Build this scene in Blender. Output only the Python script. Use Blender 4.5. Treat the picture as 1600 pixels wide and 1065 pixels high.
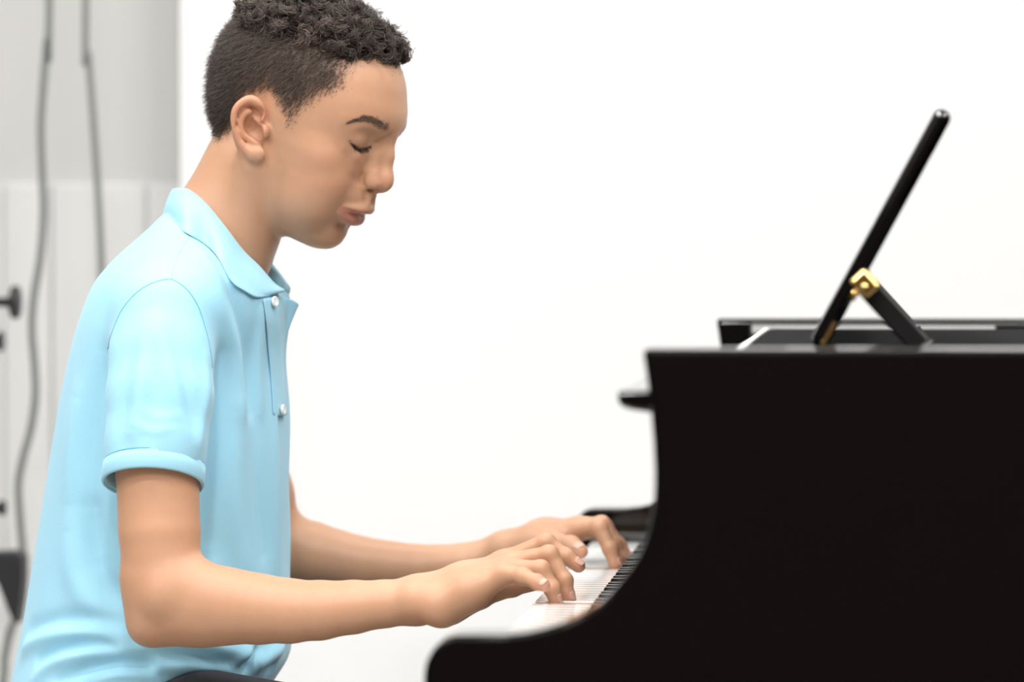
import bpy, math, random
import numpy as np
from mathutils import Vector, Matrix
from mathutils.bvhtree import BVHTree

for _o in list(bpy.data.objects):
    bpy.data.objects.remove(_o)
SC = bpy.context.scene
COL = SC.collection
random.seed(7)
RNG = np.random.default_rng(7)

# ------------------------------------------------------------------ camera
F_PX = 6200.0                       # focal length in pixels of the 1600x1065 frame
CAM = np.array([0.0, 0.0, 1.026])
YAW, PITCH = math.radians(5.02), math.radians(1.18)
FWD = np.array([-math.sin(YAW) * math.cos(PITCH), math.cos(YAW) * math.cos(PITCH), -math.sin(PITCH)])
RIGHT = np.array([math.cos(YAW), math.sin(YAW), 0.0])
UP = np.cross(RIGHT, FWD)


def ray(px, py):
    return FWD + RIGHT * ((px - 800.0) / F_PX) + UP * ((532.5 - py) / F_PX)


def W(px, py, y):
    """world point seen at a pixel of the photograph, standing at world depth y"""
    d = ray(px, py)
    return CAM + d * (y / d[1])


def proj(p):
    v = np.asarray(p, float) - CAM
    z = v @ FWD
    return np.stack([800 + F_PX * (v @ RIGHT) / z, 532.5 - F_PX * (v @ UP) / z], -1)


cam_data = bpy.data.cameras.new('camera')
cam_data.sensor_fit = 'HORIZONTAL'
cam_data.sensor_width = 36.0
cam_data.lens = F_PX * 36.0 / 1600.0
cam_data.clip_start = 0.05
cam_data.dof.use_dof = True
cam_data.dof.focus_distance = 3.47
cam_data.dof.aperture_fstop = 4.2
cam = bpy.data.objects.new('camera', cam_data)
cam.matrix_world = Matrix(((RIGHT[0], UP[0], -FWD[0], CAM[0]), (RIGHT[1], UP[1], -FWD[1], CAM[1]),
                           (RIGHT[2], UP[2], -FWD[2], CAM[2]), (0, 0, 0, 1)))
COL.objects.link(cam)
SC.camera = cam

# ------------------------------------------------------------------ world, lights, exposure
world = bpy.data.worlds.new('world')
SC.world = world
world.use_nodes = True
world.node_tree.nodes['Background'].inputs[0].default_value = (1.0, 0.92, 0.86, 1)
world.node_tree.nodes['Background'].inputs[1].default_value = 0.03
SC.view_settings.view_transform = 'Standard'
SC.view_settings.look = 'None'
SC.view_settings.exposure = 0.07
SC.view_settings.gamma = 1.0
SC.view_settings.use_curve_mapping = False


def downlight(loc, power, size=0.22, col=(1, 0.995, 0.985)):
    d = bpy.data.lights.new('ceiling_downlight', 'AREA')
    d.shape = 'DISK'
    d.size = size
    d.energy = power
    d.color = col
    o = bpy.data.objects.new('ceiling_downlight', d)
    o.location = loc
    COL.objects.link(o)
    return o


for _x in (-2.6, -1.5, -0.4, 0.7, 1.8):
    for _y, _p in ((-0.7, 13), (0.5, 17), (1.7, 17), (2.9, 13), (4.1, 9.5)):
        downlight((_x, _y, 2.95), _p)

# ------------------------------------------------------------------ materials


def mat(name, col, rough=0.5, spec=0.5, metal=0.0, coat=0.0, sss=0.0, sss_r=(1, .35, .2), sss_s=0.006, sheen=0.0):
    m = bpy.data.materials.new(name)
    m.use_nodes = True
    b = m.node_tree.nodes['Principled BSDF']
    b.inputs['Base Color'].default_value = (*col, 1)
    b.inputs['Roughness'].default_value = rough
    b.inputs['Specular IOR Level'].default_value = spec
    b.inputs['Metallic'].default_value = metal
    b.inputs['Coat Weight'].default_value = coat
    b.inputs['Coat Roughness'].default_value = 0.03
    if sss:
        b.inputs['Subsurface Weight'].default_value = sss
        b.inputs['Subsurface Radius'].default_value = sss_r
        b.inputs['Subsurface Scale'].default_value = sss_s
    if sheen:
        b.inputs['Sheen Weight'].default_value = sheen
        b.inputs['Sheen Roughness'].default_value = 0.4
    return m


def nodes(m):
    return m.node_tree.nodes, m.node_tree.links, m.node_tree.nodes['Principled BSDF']


def noise_bump(m, scale, strength, dist=0.001, detail=3, col_var=None):
    N, L, b = nodes(m)
    tc = N.new('ShaderNodeTexCoord')
    nz = N.new('ShaderNodeTexNoise')
    nz.inputs['Scale'].default_value = scale
    nz.inputs['Detail'].default_value = detail
    L.new(tc.outputs['Object'], nz.inputs['Vector'])
    bp = N.new('ShaderNodeBump')
    bp.inputs['Strength'].default_value = strength
    bp.inputs['Distance'].default_value = dist
    L.new(nz.outputs['Fac'], bp.inputs['Height'])
    L.new(bp.outputs['Normal'], b.inputs['Normal'])
    if col_var:
        mx = N.new('ShaderNodeMix')
        mx.data_type = 'RGBA'
        L.new(nz.outputs['Fac'], mx.inputs['Factor'])
        mx.inputs[6].default_value = (*col_var[0], 1)
        mx.inputs[7].default_value = (*col_var[1], 1)
        L.new(mx.outputs[2], b.inputs['Base Color'])
    return nz, bp


def attr_color(m, name='tint'):
    """base colour from a colour attribute that holds the thing's own pigment"""
    N, L, b = nodes(m)
    a = N.new('ShaderNodeAttribute')
    a.attribute_name = name
    L.new(a.outputs['Color'], b.inputs['Base Color'])
    return a


# ------------------------------------------------------------------ object helpers


def link(name, me, m=None, parent=None, smooth=True):
    o = bpy.data.objects.new(name, me)
    COL.objects.link(o)
    if m is not None and not me.materials:
        me.materials.append(m)
    if parent is not None:
        o.parent = parent
    if smooth:
        me.polygons.foreach_set('use_smooth', np.ones(len(me.polygons), bool))
    return o


def tag(o, label=None, cat=None, group=None, kind=None):
    if label:
        o['label'] = label
    if cat:
        o['category'] = cat
    if group:
        o['group'] = group
    if kind:
        o['kind'] = kind
    return o


def empty(name, loc, label, cat, group=None):
    o = bpy.data.objects.new(name, None)
    o.location = loc
    o.empty_display_size = 0.05
    COL.objects.link(o)
    bpy.context.view_layer.update()
    return tag(o, label, cat, group)


def world_of(o):
    b = Matrix.LocRotScale(o.location, o.rotation_euler, o.scale)
    if o.parent is None:
        return b
    return world_of(o.parent) @ o.matrix_parent_inverse @ b


def child(o, parent):
    o.parent = parent
    o.matrix_parent_inverse = world_of(parent).inverted()
    return o


def mesh(name, v, f):
    me = bpy.data.meshes.new(name)
    me.from_pydata([tuple(map(float, p)) for p in v], [], [tuple(int(i) for i in q) for q in f])
    me.update()
    return me


def mesh_np(name, v, q):
    """fast mesh from numpy arrays; q is (n,4) or (n,3)"""
    me = bpy.data.meshes.new(name)
    v = np.ascontiguousarray(v, np.float32)
    q = np.ascontiguousarray(q, np.int32)
    n, k = q.shape
    me.vertices.add(len(v))
    me.vertices.foreach_set('co', v.ravel())
    me.loops.add(n * k)
    me.loops.foreach_set('vertex_index', q.ravel())
    me.polygons.add(n)
    me.polygons.foreach_set('loop_start', np.arange(0, n * k, k, dtype=np.int32))
    me.update(calc_edges=True)
    return me


def set_tint(me, rgb):
    a = me.color_attributes.new('tint', 'FLOAT_COLOR', 'POINT')
    c = np.ones((len(me.vertices), 4), np.float32)
    c[:, :3] = rgb
    a.data.foreach_set('color', c.ravel())


def bevel(o, w, seg=2, angle=0.6):
    m = o.modifiers.new('bevel', 'BEVEL')
    m.width = w
    m.segments = seg
    m.limit_method = 'ANGLE'
    m.angle_limit = angle
    m.harden_normals = False
    return o


def box_mesh(name, lo, hi):
    x0, y0, z0 = lo
    x1, y1, z1 = hi
    v = [(x0, y0, z0), (x1, y0, z0), (x1, y1, z0), (x0, y1, z0), (x0, y0, z1), (x1, y0, z1), (x1, y1, z1), (x0, y1, z1)]
    f = [(0, 3, 2, 1), (4, 5, 6, 7), (0, 1, 5, 4), (1, 2, 6, 5), (2, 3, 7, 6), (3, 0, 4, 7)]
    return mesh(name, v, f)


def box(name, lo, hi, m, parent=None, bev=0.0, seg=2):
    o = link(name, box_mesh(name, lo, hi), m, None, smooth=False)
    if bev:
        bevel(o, bev, seg)
    if parent is not None:
        child(o, parent)
    return o


def extrude_outline(name, pts, y0, y1, m, parent=None, bev=0.0, seg=3):
    """outline in the x-z plane given a real thickness along y"""
    n = len(pts)
    v = [(x, y0, z) for x, z in pts] + [(x, y1, z) for x, z in pts]
    f = [tuple(range(n)), tuple(range(2 * n - 1, n - 1, -1))]
    f += [(i, i + n, (i + 1) % n + n, (i + 1) % n) for i in range(n)]
    o = link(name, mesh(name, v, f), m, None, smooth=False)
    import bmesh
    bm = bmesh.new()
    bm.from_mesh(o.data)
    bmesh.ops.recalc_face_normals(bm, faces=bm.faces)
    bm.to_mesh(o.data)
    bm.free()
    if bev:
        bevel(o, bev, seg, 0.5)
    if parent is not None:
        child(o, parent)
    return o


def catmull(pts, n=8, closed=False):
    P = np.asarray(pts, float)
    out = []
    m = len(P)
    rng = range(m if closed else m - 1)
    for i in rng:
        if closed:
            a, b, c, d = P[(i - 1) % m], P[i], P[(i + 1) % m], P[(i + 2) % m]
        else:
            a, b, c, d = P[max(i - 1, 0)], P[i], P[i + 1], P[min(i + 2, m - 1)]
        for t in np.linspace(0, 1, n, endpoint=False):
            out.append(0.5 * (2 * b + (c - a) * t + (2 * a - 5 * b + 4 * c - d) * t * t + (3 * b - a - 3 * c + d) * t ** 3))
    if not closed:
        out.append(P[-1])
    return np.array(out)


def tube_mesh(name, path, r, sides=8, cap=True):
    P = np.asarray(path, float)
    n = len(P)
    R = np.broadcast_to(np.asarray(r, float), (n,))
    T = np.gradient(P, axis=0)
    T /= np.linalg.norm(T, axis=1)[:, None] + 1e-12
    ref = np.array([0, 0, 1.0]) if abs(T[0][2]) < 0.9 else np.array([0, 1.0, 0])
    v, f = [], []
    u = np.cross(T[0], ref)
    for i in range(n):
        u = u - T[i] * (u @ T[i])
        u /= np.linalg.norm(u) + 1e-12
        w = np.cross(T[i], u)
        for k in range(sides):
            a = 2 * math.pi * k / sides
            v.append(P[i] + R[i] * (math.cos(a) * u + math.sin(a) * w))
    for i in range(n - 1):
        for k in range(sides):
            f.append((i * sides + k, i * sides + (k + 1) % sides, (i + 1) * sides + (k + 1) % sides, (i + 1) * sides + k))
    if cap:
        f.append(tuple(range(sides))[::-1])
        f.append(tuple(range((n - 1) * sides, n * sides)))
    return mesh(name, v, f)


def lathe_mesh(name, prof, origin, axis, sides=24):
    """profile of (distance along the axis, radius)"""
    a = np.asarray(axis, float)
    a /= np.linalg.norm(a)
    ref = np.array([0, 0, 1.0]) if abs(a[2]) < 0.9 else np.array([1.0, 0, 0])
    u = np.cross(a, ref)
    u /= np.linalg.norm(u)
    w = np.cross(a, u)
    v, f = [], []
    for t, r in prof:
        for k in range(sides):
            g = 2 * math.pi * k / sides
            v.append(np.asarray(origin) + a * t + r * (math.cos(g) * u + math.sin(g) * w))
    for i in range(len(prof) - 1):
        for k in range(sides):
            f.append((i * sides + k, i * sides + (k + 1) % sides, (i + 1) * sides + (k + 1) % sides, (i + 1) * sides + k))
    f.append(tuple(range(sides))[::-1])
    f.append(tuple(range((len(prof) - 1) * sides, len(prof) * sides)))
    return mesh(name, v, f)


def bar_mesh(name, a, b, w, h, side):
    """rectangular bar from a to b; `side` is the direction of its width w"""
    a, b, s = np.asarray(a, float), np.asarray(b, float), np.asarray(side, float)
    t = (b - a) / np.linalg.norm(b - a)
    s = s - t * (s @ t)
    s /= np.linalg.norm(s)
    n = np.cross(t, s)
    v = [p + s * i * w / 2 + n * j * h / 2 for p in (a, b) for i, j in ((-1, -1), (1, -1), (1, 1), (-1, 1))]
    f = [(0, 1, 2, 3), (7, 6, 5, 4), (0, 4, 5, 1), (1, 5, 6, 2), (2, 6, 7, 3), (3, 7, 4, 0)]
    return mesh(name, v, f)

# ------------------------------------------------------------------ implicit sculpting
CUT = 0.032


def unit(v):
    v = np.asarray(v, float)
    return v / (np.linalg.norm(v, axis=-1, keepdims=True) + 1e-12)


class Node:
    def far(self, bc, br):
        return np.linalg.norm(bc - self.c) - self.r - br > CUT


class Cone(Node):
    """tapered capsule, optionally flattened along a direction"""
    def __init__(s, a, b, ra, rb):
        s.a, s.b = np.asarray(a, np.float32), np.asarray(b, np.float32)
        s.ra, s.rb = float(ra), float(rb)
        s.c = (s.a + s.b) / 2
        s.r = np.linalg.norm(s.b - s.a) / 2 + max(ra, rb)

    def ev(s, P, bc, br):
        if s.far(bc, br):
            return None
        d = s.b - s.a
        q = P - s.a
        t = np.clip((q @ d) / float(d @ d + 1e-12), 0, 1)
        q = q - t[:, None] * d
        return np.sqrt(np.einsum('ij,ij->i', q, q)) - (s.ra + t * (s.rb - s.ra))


class Ell(Node):
    """ellipsoid with its own axes (columns of M)"""
    def __init__(s, c, rad, M=None):
        s.c = np.asarray(c, np.float32)
        s.rad = np.asarray(rad, np.float32)
        s.M = None if M is None else np.asarray(M, np.float32)
        s.r = float(max(rad))

    def ev(s, P, bc, br):
        if s.far(bc, br):
            return None
        q = P - s.c
        if s.M is not None:
            q = q @ s.M
        a = q / s.rad
        k0 = np.sqrt(np.einsum('ij,ij->i', a, a))
        b = a / s.rad
        k1 = np.sqrt(np.einsum('ij,ij->i', b, b)) + 1e-9
        return k0 * (k0 - 1) / k1


class Fn(Node):
    def __init__(s, fn, c, r):
        s.fn, s.c, s.r = fn, np.asarray(c, float), r

    def ev(s, P, bc, br):
        if s.far(bc, br):
            return None
        return s.fn(P)


def smin(a, b, k):
    if k <= 0:
        return np.minimum(a, b)
    h = np.maximum(k - np.abs(a - b), 0) / k
    return np.minimum(a, b) - h * h * k * 0.25


class U(Node):
    def __init__(s, k, *ch):
        s.k, s.ch = k, [x for c in ch for x in (c if isinstance(c, (list, tuple)) else [c])]
        lo = np.min([c.c - c.r for c in s.ch], 0)
        hi = np.max([c.c + c.r for c in s.ch], 0)
        s.c = (lo + hi) / 2
        s.r = max(np.linalg.norm(c.c - s.c) + c.r for c in s.ch)

    def ev(s, P, bc, br):
        if s.far(bc, br):
            return None
        d = None
        for c in s.ch:
            e = c.ev(P, bc, br)
            if e is None:
                continue
            d = e if d is None else smin(d, e, s.k)
        return d


class Sub(Node):
    def __init__(s, k, a, *ch):
        s.k, s.a, s.ch = k, a, ch
        s.c, s.r = a.c, a.r

    def ev(s, P, bc, br):
        d = s.a.ev(P, bc, br)
        if d is None:
            return None
        for c in s.ch:
            e = c.ev(P, bc, br)
            if e is not None:
                d = -smin(-d, e, s.k)
        return d


class Loc(Node):
    """children modelled in millimetres in a local frame"""
    def __init__(s, o, R, node, sc=0.001):
        s.o, s.R, s.n, s.sc = np.asarray(o, np.float32), np.asarray(R, np.float32), node, sc
        s.c = s.o + s.R @ (np.asarray(node.c, np.float32) * sc)
        s.r = node.r * sc

    def ev(s, P, bc, br):
        global CUT
        if s.far(bc, br):
            return None
        keep = CUT
        CUT = keep / s.sc
        q = ((P - s.o) @ s.R) / s.sc
        d = s.n.ev(q.astype(np.float32), (s.R.T @ (bc - s.o)) / s.sc, br / s.sc)
        CUT = keep
        return None if d is None else d * s.sc


def field(node, P):
    P = np.asarray(P, np.float32)
    c = P.mean(0)
    br = float(np.sqrt(((P - c) ** 2).sum(1).max()))
    d = node.ev(P, c, br)
    return np.full(len(P), CUT, np.float32) if d is None else d


def surface(node, lo, hi, h, nb=24, clip=None):
    """sparse surface nets of node = 0 inside the box lo..hi with voxel h"""
    lo, hi = np.asarray(lo, float), np.asarray(hi, float)
    B = h * nb
    nblk = np.ceil((hi - lo) / B).astype(int)
    G = 4
    sel = []
    for bx in range(0, nblk[0], G):
        for by in range(0, nblk[1], G):
            for bz in range(0, nblk[2], G):
                I = np.stack(np.meshgrid(np.arange(bx, min(bx + G, nblk[0])), np.arange(by, min(by + G, nblk[1])),
                                         np.arange(bz, min(bz + G, nblk[2])), indexing='ij'), -1).reshape(-1, 3)
                C = lo + (I + 0.5) * B
                c = C.mean(0)
                br = float(np.sqrt(((C - c) ** 2).sum(1).max())) + B * 0.9
                d = node.ev(C.astype(np.float32), c, br)
                if d is None:
                    continue
                ok = np.abs(d) < B * 0.87 * 1.25
                sel.append(I[ok])
    sel = np.concatenate(sel)
    M = nb + 1
    g = np.stack(np.meshgrid(*[np.arange(M)] * 3, indexing='ij'), -1).reshape(-1, 3)
    off = (g * h).astype(np.float32)
    N1 = nblk * nb + 2

    def key(i):
        return (i[..., 0] * N1[1] + i[..., 1]) * N1[2] + i[..., 2]
    keys, pos, quads = [], [], []
    corners = np.array([(i, j, k) for i in (0, 1) for j in (0, 1) for k in (0, 1)])
    edges = [(a, b) for a in range(8) for b in range(a + 1, 8) if np.abs(corners[a] - corners[b]).sum() == 1]
    for b in sel:
        base = lo + b * B
        P = base.astype(np.float32) + off
        d = node.ev(P, base + B / 2, B * 0.87)
        if d is None:
            continue
        D = d.reshape(M, M, M)
        S = D < 0
        if S.all() or not S.any():
            continue
        C8 = np.stack([S[c[0]:M - 1 + c[0], c[1]:M - 1 + c[1], c[2]:M - 1 + c[2]] for c in corners], -1)
        cnt = C8.sum(-1)
        act = np.argwhere((cnt > 0) & (cnt < 8))
        if len(act):
            v8 = np.stack([D[act[:, 0] + c[0], act[:, 1] + c[1], act[:, 2] + c[2]] for c in corners], -1)
            acc = np.zeros((len(act), 3))
            n = np.zeros(len(act))
            for a_, b_ in edges:
                va, vb = v8[:, a_], v8[:, b_]
                m = (va < 0) != (vb < 0)
                t = np.where(m, va / np.where(m, va - vb, 1), 0)
                acc += np.where(m[:, None], corners[a_] + t[:, None] * (corners[b_] - corners[a_]), 0)
                n += m
            pos.append(base + (act + acc / n[:, None]) * h)
            keys.append(key(act + b * nb))
        for ax in range(3):
            sl0 = [slice(0, nb)] * 3
            sl1 = list(sl0)
            sl1[ax] = slice(1, nb + 1)
            s0, s1 = S[tuple(sl0)], S[tuple(sl1)]
            e = np.argwhere(s0 != s1)
            if not len(e):
                continue
            flip = s0[e[:, 0], e[:, 1], e[:, 2]]
            gi = e + b * nb
            u = np.zeros(3, int)
            w = np.zeros(3, int)
            u[(ax + 1) % 3] = 1
            w[(ax + 2) % 3] = 1
            q = np.stack([key(gi), key(gi - u), key(gi - u - w), key(gi - w)], -1)
            bad = (gi - u - w < 0).any(1)
            q = np.where(flip[:, None], q, q[:, ::-1])
            quads.append(q[~bad])
    keys = np.concatenate(keys)
    pos = np.concatenate(pos)
    quads = np.concatenate(quads)
    o = np.argsort(keys)
    keys, pos = keys[o], pos[o]
    idx = np.searchsorted(keys, quads)
    idx = np.minimum(idx, len(keys) - 1)
    ok = (keys[idx] == quads).all(1)
    return pos, idx[ok]


def relax(v, q, it=2, lam=0.5):
    """Laplacian smoothing over the quad edges"""
    a = np.concatenate([q[:, 0], q[:, 1], q[:, 2], q[:, 3]])
    b = np.concatenate([q[:, 1], q[:, 2], q[:, 3], q[:, 0]])
    n = len(v)
    deg = np.bincount(a, minlength=n) + np.bincount(b, minlength=n)
    for _ in range(it):
        s = np.stack([np.bincount(a, v[b, k], n) + np.bincount(b, v[a, k], n) for k in range(3)], -1)
        v = v + lam * (s / np.maximum(deg, 1)[:, None] - v)
    return v


def grad(node, P, e=0.0015):
    g = []
    for k in range(3):
        d = np.zeros(3)
        d[k] = e
        g.append(chunked(node, P + d) - chunked(node, P - d))
    g = np.stack(g, -1)
    return g / (np.linalg.norm(g, axis=1)[:, None] + 1e-12)


def chunked(node, P):
    """field at scattered points, evaluated with every primitive"""
    global CUT
    keep, CUT = CUT, 50.0
    d = node.ev(np.asarray(P, np.float32), P.mean(0), 1.0)
    CUT = keep
    return d

# ------------------------------------------------------------------ the boy: skeleton and skin
YM = 3.58                                   # depth of the boy's middle
HEAD_YAW, HEAD_PITCH = math.radians(16), math.radians(25)
_ct, _st, _cp, _sp = math.cos(HEAD_YAW), math.sin(HEAD_YAW), math.cos(HEAD_PITCH), math.sin(HEAD_PITCH)
HX = np.array([_ct * _cp, -_st * _cp, -_sp])
HY = np.array([_st, _ct, 0.0])
HZ = np.cross(HX, HY)
HR = np.stack([HX, HY, HZ], 1)              # columns: face forward, left, crown
HO = W(480, 190, YM)


def H(px, py, yl):
    """head-frame millimetres of a pixel on the plane y_local = yl"""
    d = HR.T @ ray(px, py)
    o = HR.T @ (CAM - HO) * 1000
    t = (yl - o[1]) / d[1]
    return o + d * t


def head_local(P):
    return (np.asarray(P) - HO) @ HR * 1000


def head_world(q):
    return HO + (np.asarray(q, float) / 1000) @ HR.T


_Z = np.array([-108, -101, -95, -88, -80, -70, -60, -50, -40, -30, -15, 0, 15, 30, 45, 60], float)
_XF = np.array([48, 57, 65, 70.5, 73, 74, 76, 78, 79, 78, 74, 73, 76, 81.5, 83.5, 81], float)
_W = np.array([20, 26, 32, 38, 43.5, 49, 53.5, 57, 60, 62.5, 65, 65.5, 64.5, 63, 61, 57], float)
_XW = np.array([34, 31, 28, 25, 22, 19, 16, 14, 13, 12, 11, 9, 5, 2, 0, -3], float)
_XB = np.array([30, 22, 16, 8, 0, -8, -16, -24, -30, -34, -36, -38, -40, -42, -42, -42], float)


def face_fn(P):
    x, y, z = P[:, 0], np.abs(P[:, 1]), P[:, 2]
    xf, w, xw, xb = (np.interp(z, _Z, a) for a in (_XF, _W, _XW, _XB))
    dx = x - xw
    L = np.where(dx > 0, xf - xw, xw - xb)
    n = np.interp(z, [-60, 0, 25], [2.25, 2.2, 2.0])
    f = ((np.abs(dx) / L) ** n + (y / w) ** n) ** (1 / n)
    d = (f - 1) * w * 0.92
    lowcut = -(z + 100.0) * 0.97 - (x - 45) * 0.06      # underside of the jaw
    topcut = z - 46
    d = -smin(-d, -lowcut, 12)
    return -smin(-d, -topcut, 25)


def cran_fn(P):
    x, y, z = (P[:, 0] + 10) / 91, P[:, 1] / 70.5, (P[:, 2] - 29) / 74
    n = 2.15
    f = (np.abs(x) ** n + np.abs(y) ** n + np.abs(z) ** n) ** (1 / n)
    return (f - 1) * 76


LASH = [(74.2, -17.5, 8.6), (72.6, -23.5, 5), (70.4, -30, 2.9), (67.0, -37, 4.4), (61.6, -44, 8.8)]


def chain(p, r, n=4):
    q = catmull(p, n)
    rr = np.interp(np.linspace(0, 1, len(q)), np.linspace(0, 1, len(r)), r)
    return [Cone(q[i], q[i + 1], rr[i], rr[i + 1]) for i in range(len(q) - 1)]


def on_face(node, px, py):
    """head-frame point where the line of sight through a pixel meets the sculpted face"""
    global CUT
    d = HR.T @ ray(px, py)
    o = HR.T @ (CAM - HO) * 1000
    y = np.linspace(-80, 0, 1601)
    P = o + d * ((y - o[1]) / d[1])[:, None]
    keep, CUT = CUT, 1e5
    f = node.ev(P.astype(np.float32), np.array([50.0, -30, 0]), 200.0)
    CUT = keep
    i = int(np.argmax(f < 0))
    return P[i]


def build_head():
    N = []
    base = U(14, Fn(cran_fn, (-11, 0, 29), 100), Fn(face_fn, (15, 0, -30), 100),
             Ell((-54, 0, -4), (31, 52, 36)))
    # cheeks, zygoma, chin, brow
    base = U(14, base, Ell((46, -36, -36), (25, 20.5, 30)), Ell((38, -46, -13), (20, 14, 14)),
             Ell((57.8, 0, -83.5), (13.5, 16, 11.8)), Ell((38, -33, -60), (28, 18, 22)))
    base = U(9, base, Ell((66, 0, -42), (20.5, 26, 18)), Ell((61.5, -24, -12), (11, 12, 11)))
    base = U(8, base, Cone((72.5, -9, 28.5), (67, -21, 31), 5.5, 5.5), Cone((67, -21, 31), (60, -34, 31), 5.5, 5.5), Cone((60, -34, 31), (51, -47, 25), 5.5, 5))
    base = Sub(7, base, Ell((80.2, -34.8, 9.5), (12.5, 20, 13.5), rot_z(-28)), Ell((86, -15, 11), (8.5, 6, 9)))
    # lowered eyelid over the eyeball; lower lid
    base = U(3.0, base, Ell((58.3, -29.0, 11.5), (13.9, 17.5, 14.2), rot_z(-14)))
    base = U(6, base, Cone((69.0, -20, 0.0), (66.8, -30, -4), 3.0, 3.6), Cone((66.8, -30, -4), (58.5, -42.5, 1.5), 3.6, 3.0))
    # nose
    nose = U(7, Cone((79, 0, 20), (85, 0, 5), 5.4, 5.2), Cone((85, 0, 5), (90.8, 0, -11), 5.2, 6.2), Ell((91.0, 0, -18), (9.6, 8.4, 8.6)),
             Cone((90.5, 0, -23.5), (86, 0, -28), 4.5, 4.0), Ell((84.2, -10.6, -21), (9.0, 6.0, 6.6)),
             Cone((75, -8, 7), (81.5, -9, -12), 5.5, 6.5))
    base = U(8, base, nose)
    base = Sub(2.0, base, Ell((88, -6.4, -28.5), (6.0, 2.8, 4.0), rot_y(-12)))
    # lips
    base = U(5, base, Cone((85.5, -4, -33.5), (88, -5.5, -41.5), 2.4, 2.2))
    up = U(3, chain([(87.0, 0, -46.8), (85.4, -9, -47.6), (81.0, -18, -49.8), (73.0, -28, -52.8)], [4.3, 4.1, 3.2, 1.4]))
    lo = U(3, chain([(80.0, 0, -60.4), (79.0, -9, -60.2), (75.8, -18, -58.6), (72.4, -27, -55.4)], [5.4, 5.2, 4.0, 1.6]))
    base = U(3.5, base, U(0.8, up, lo))
    line = [on_face(base, *p) for p in [(531, 324), (537, 326.3), (544, 328.8), (551, 331), (558, 333.2)]] + [np.array([84.6, 0, -53.8])]
    base = Sub(1.6, base, *chain(line, [0.7, 1.0, 1.1, 1.1, 1.1, 1.0], 3))
    base = Sub(3.0, base, *chain([on_face(base, *p) for p in [(567, 271), (564.5, 279), (565, 286), (569, 291)]], [0.5, 1.0, 1.0, 0.6], 3))
    base = Sub(6.0, base, Cone((78, 0, -71.0), (73.5, -13, -69.5), 1.8, 1.2))
    # line of the lashes, fold of the upper lid
    base = Sub(1.4, base, *chain(LASH, [0.5, 0.9, 1.1, 1.0, 0.5]))
    base = Sub(4.0, base, *chain([(73.5, -18, 20), (70.5, -24, 23), (65.5, -34, 23.5), (57, -45, 17)], [0.9, 1.0, 0.9, 0.5]))
    # ear
    X0 = H(412, 200, -74)[0]

    def E_(px, py, dy=0.0):
        p = H(px, py, -77)
        out = 0.42 * max(X0 - p[0], 0)
        q = H(px, py, -(70.5 + out + dy))
        return q
    hel = [(405, 193), (410, 178), (406, 166), (399.5, 158), (389.5, 155), (377, 161), (368, 172), (365.5, 187), (368, 202), (373, 217), (381, 230), (393, 241)]
    hr = [1.8, 2.6, 3.2, 3.3, 3.2, 3.0, 2.9, 2.7, 2.5, 2.5, 3.0, 4.0]
    hp = catmull([E_(*p, 2.0) for p in hel], 3)
    hr = np.interp(np.linspace(0, 1, len(hp)), np.linspace(0, 1, len(hr)), hr)
    helix = [Cone(hp[i], hp[i + 1], hr[i], hr[i + 1]) for i in range(len(hp) - 1)]
    ant = [(396, 180), (388, 174), (379, 182), (376, 193), (378, 206), (386, 215), (396, 221), (402, 223)]
    ap = catmull([E_(*p, 0.6) for p in ant], 3)
    antih = [Cone(ap[i], ap[i + 1], 2.5, 2.5) for i in range(2, len(ap) - 1)]
    c = E_(389, 200, -5)
    e1 = E_(389, 160, 0) - E_(389, 240, 0)
    e1 /= np.linalg.norm(e1)
    e2 = E_(410, 200, 0) - E_(368, 200, 0)
    e2 -= e1 * (e1 @ e2)
    e2 /= np.linalg.norm(e2)
    EM = np.stack([e2, np.cross(e1, e2), e1], 1)
    plate = Ell(c, (15.5, 5.5, 25), EM)
    lobe = U(3, Ell(E_(401, 240, 1), (7.6, 4.0, 6.4), EM), Ell(E_(396, 232, 0), (8, 4, 7), EM))
    ear = U(2.2, plate, helix, lobe)
    ear = Sub(3.0, ear, Ell(E_(394, 201, 3), (9, 10, 11.5), EM), Ell(E_(399, 177, 4), (7.5, 6.5, 6.0), EM),
              Cone(E_(377, 174, 3), E_(372, 196, 3), 1.8, 1.6), Cone(E_(372, 196, 3), E_(381, 216, 3), 1.6, 1.2))
    ear = U(1.6, ear, antih, Cone(E_(398, 184, -1), E_(406, 192, -1), 2.0, 2.2))
    ear = U(3.5, ear, Ell(E_(414, 205, -1), (4.6, 4.6, 6.5), EM))
    base = U(4.0, base, ear)
    base = Sub(2.0, base, Ell(E_(405, 210, 1), (4.0, 5, 7), EM))
    fold = base

    class Fold(Node):
        c, r = np.array([0, 0, 10.0]), 135.0

        def ev(s, P, bc, br):
            if s.far(bc, br):
                return None
            Q = P.copy()
            Q[:, 1] = -np.abs(Q[:, 1])
            b2 = np.array(bc, float)
            if abs(b2[1]) < br:
                # a block on the mid plane: its folded copy is half as deep
                return fold.ev(Q, b2 * np.array([1, 0, 1]) - np.array([0, br / 2, 0]), br * 1.2)
            b2[1] = -abs(b2[1])
            return fold.ev(Q, b2, br)
    return Fold()


def rot_z(a):
    a = math.radians(a)
    return np.array([[math.cos(a), -math.sin(a), 0], [math.sin(a), math.cos(a), 0], [0, 0, 1]])


def rot_y(a):
    a = math.radians(a)
    return np.array([[math.cos(a), 0, math.sin(a)], [0, 1, 0], [-math.sin(a), 0, math.cos(a)]])


HEAD = Loc(HO, HR, build_head())

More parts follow.
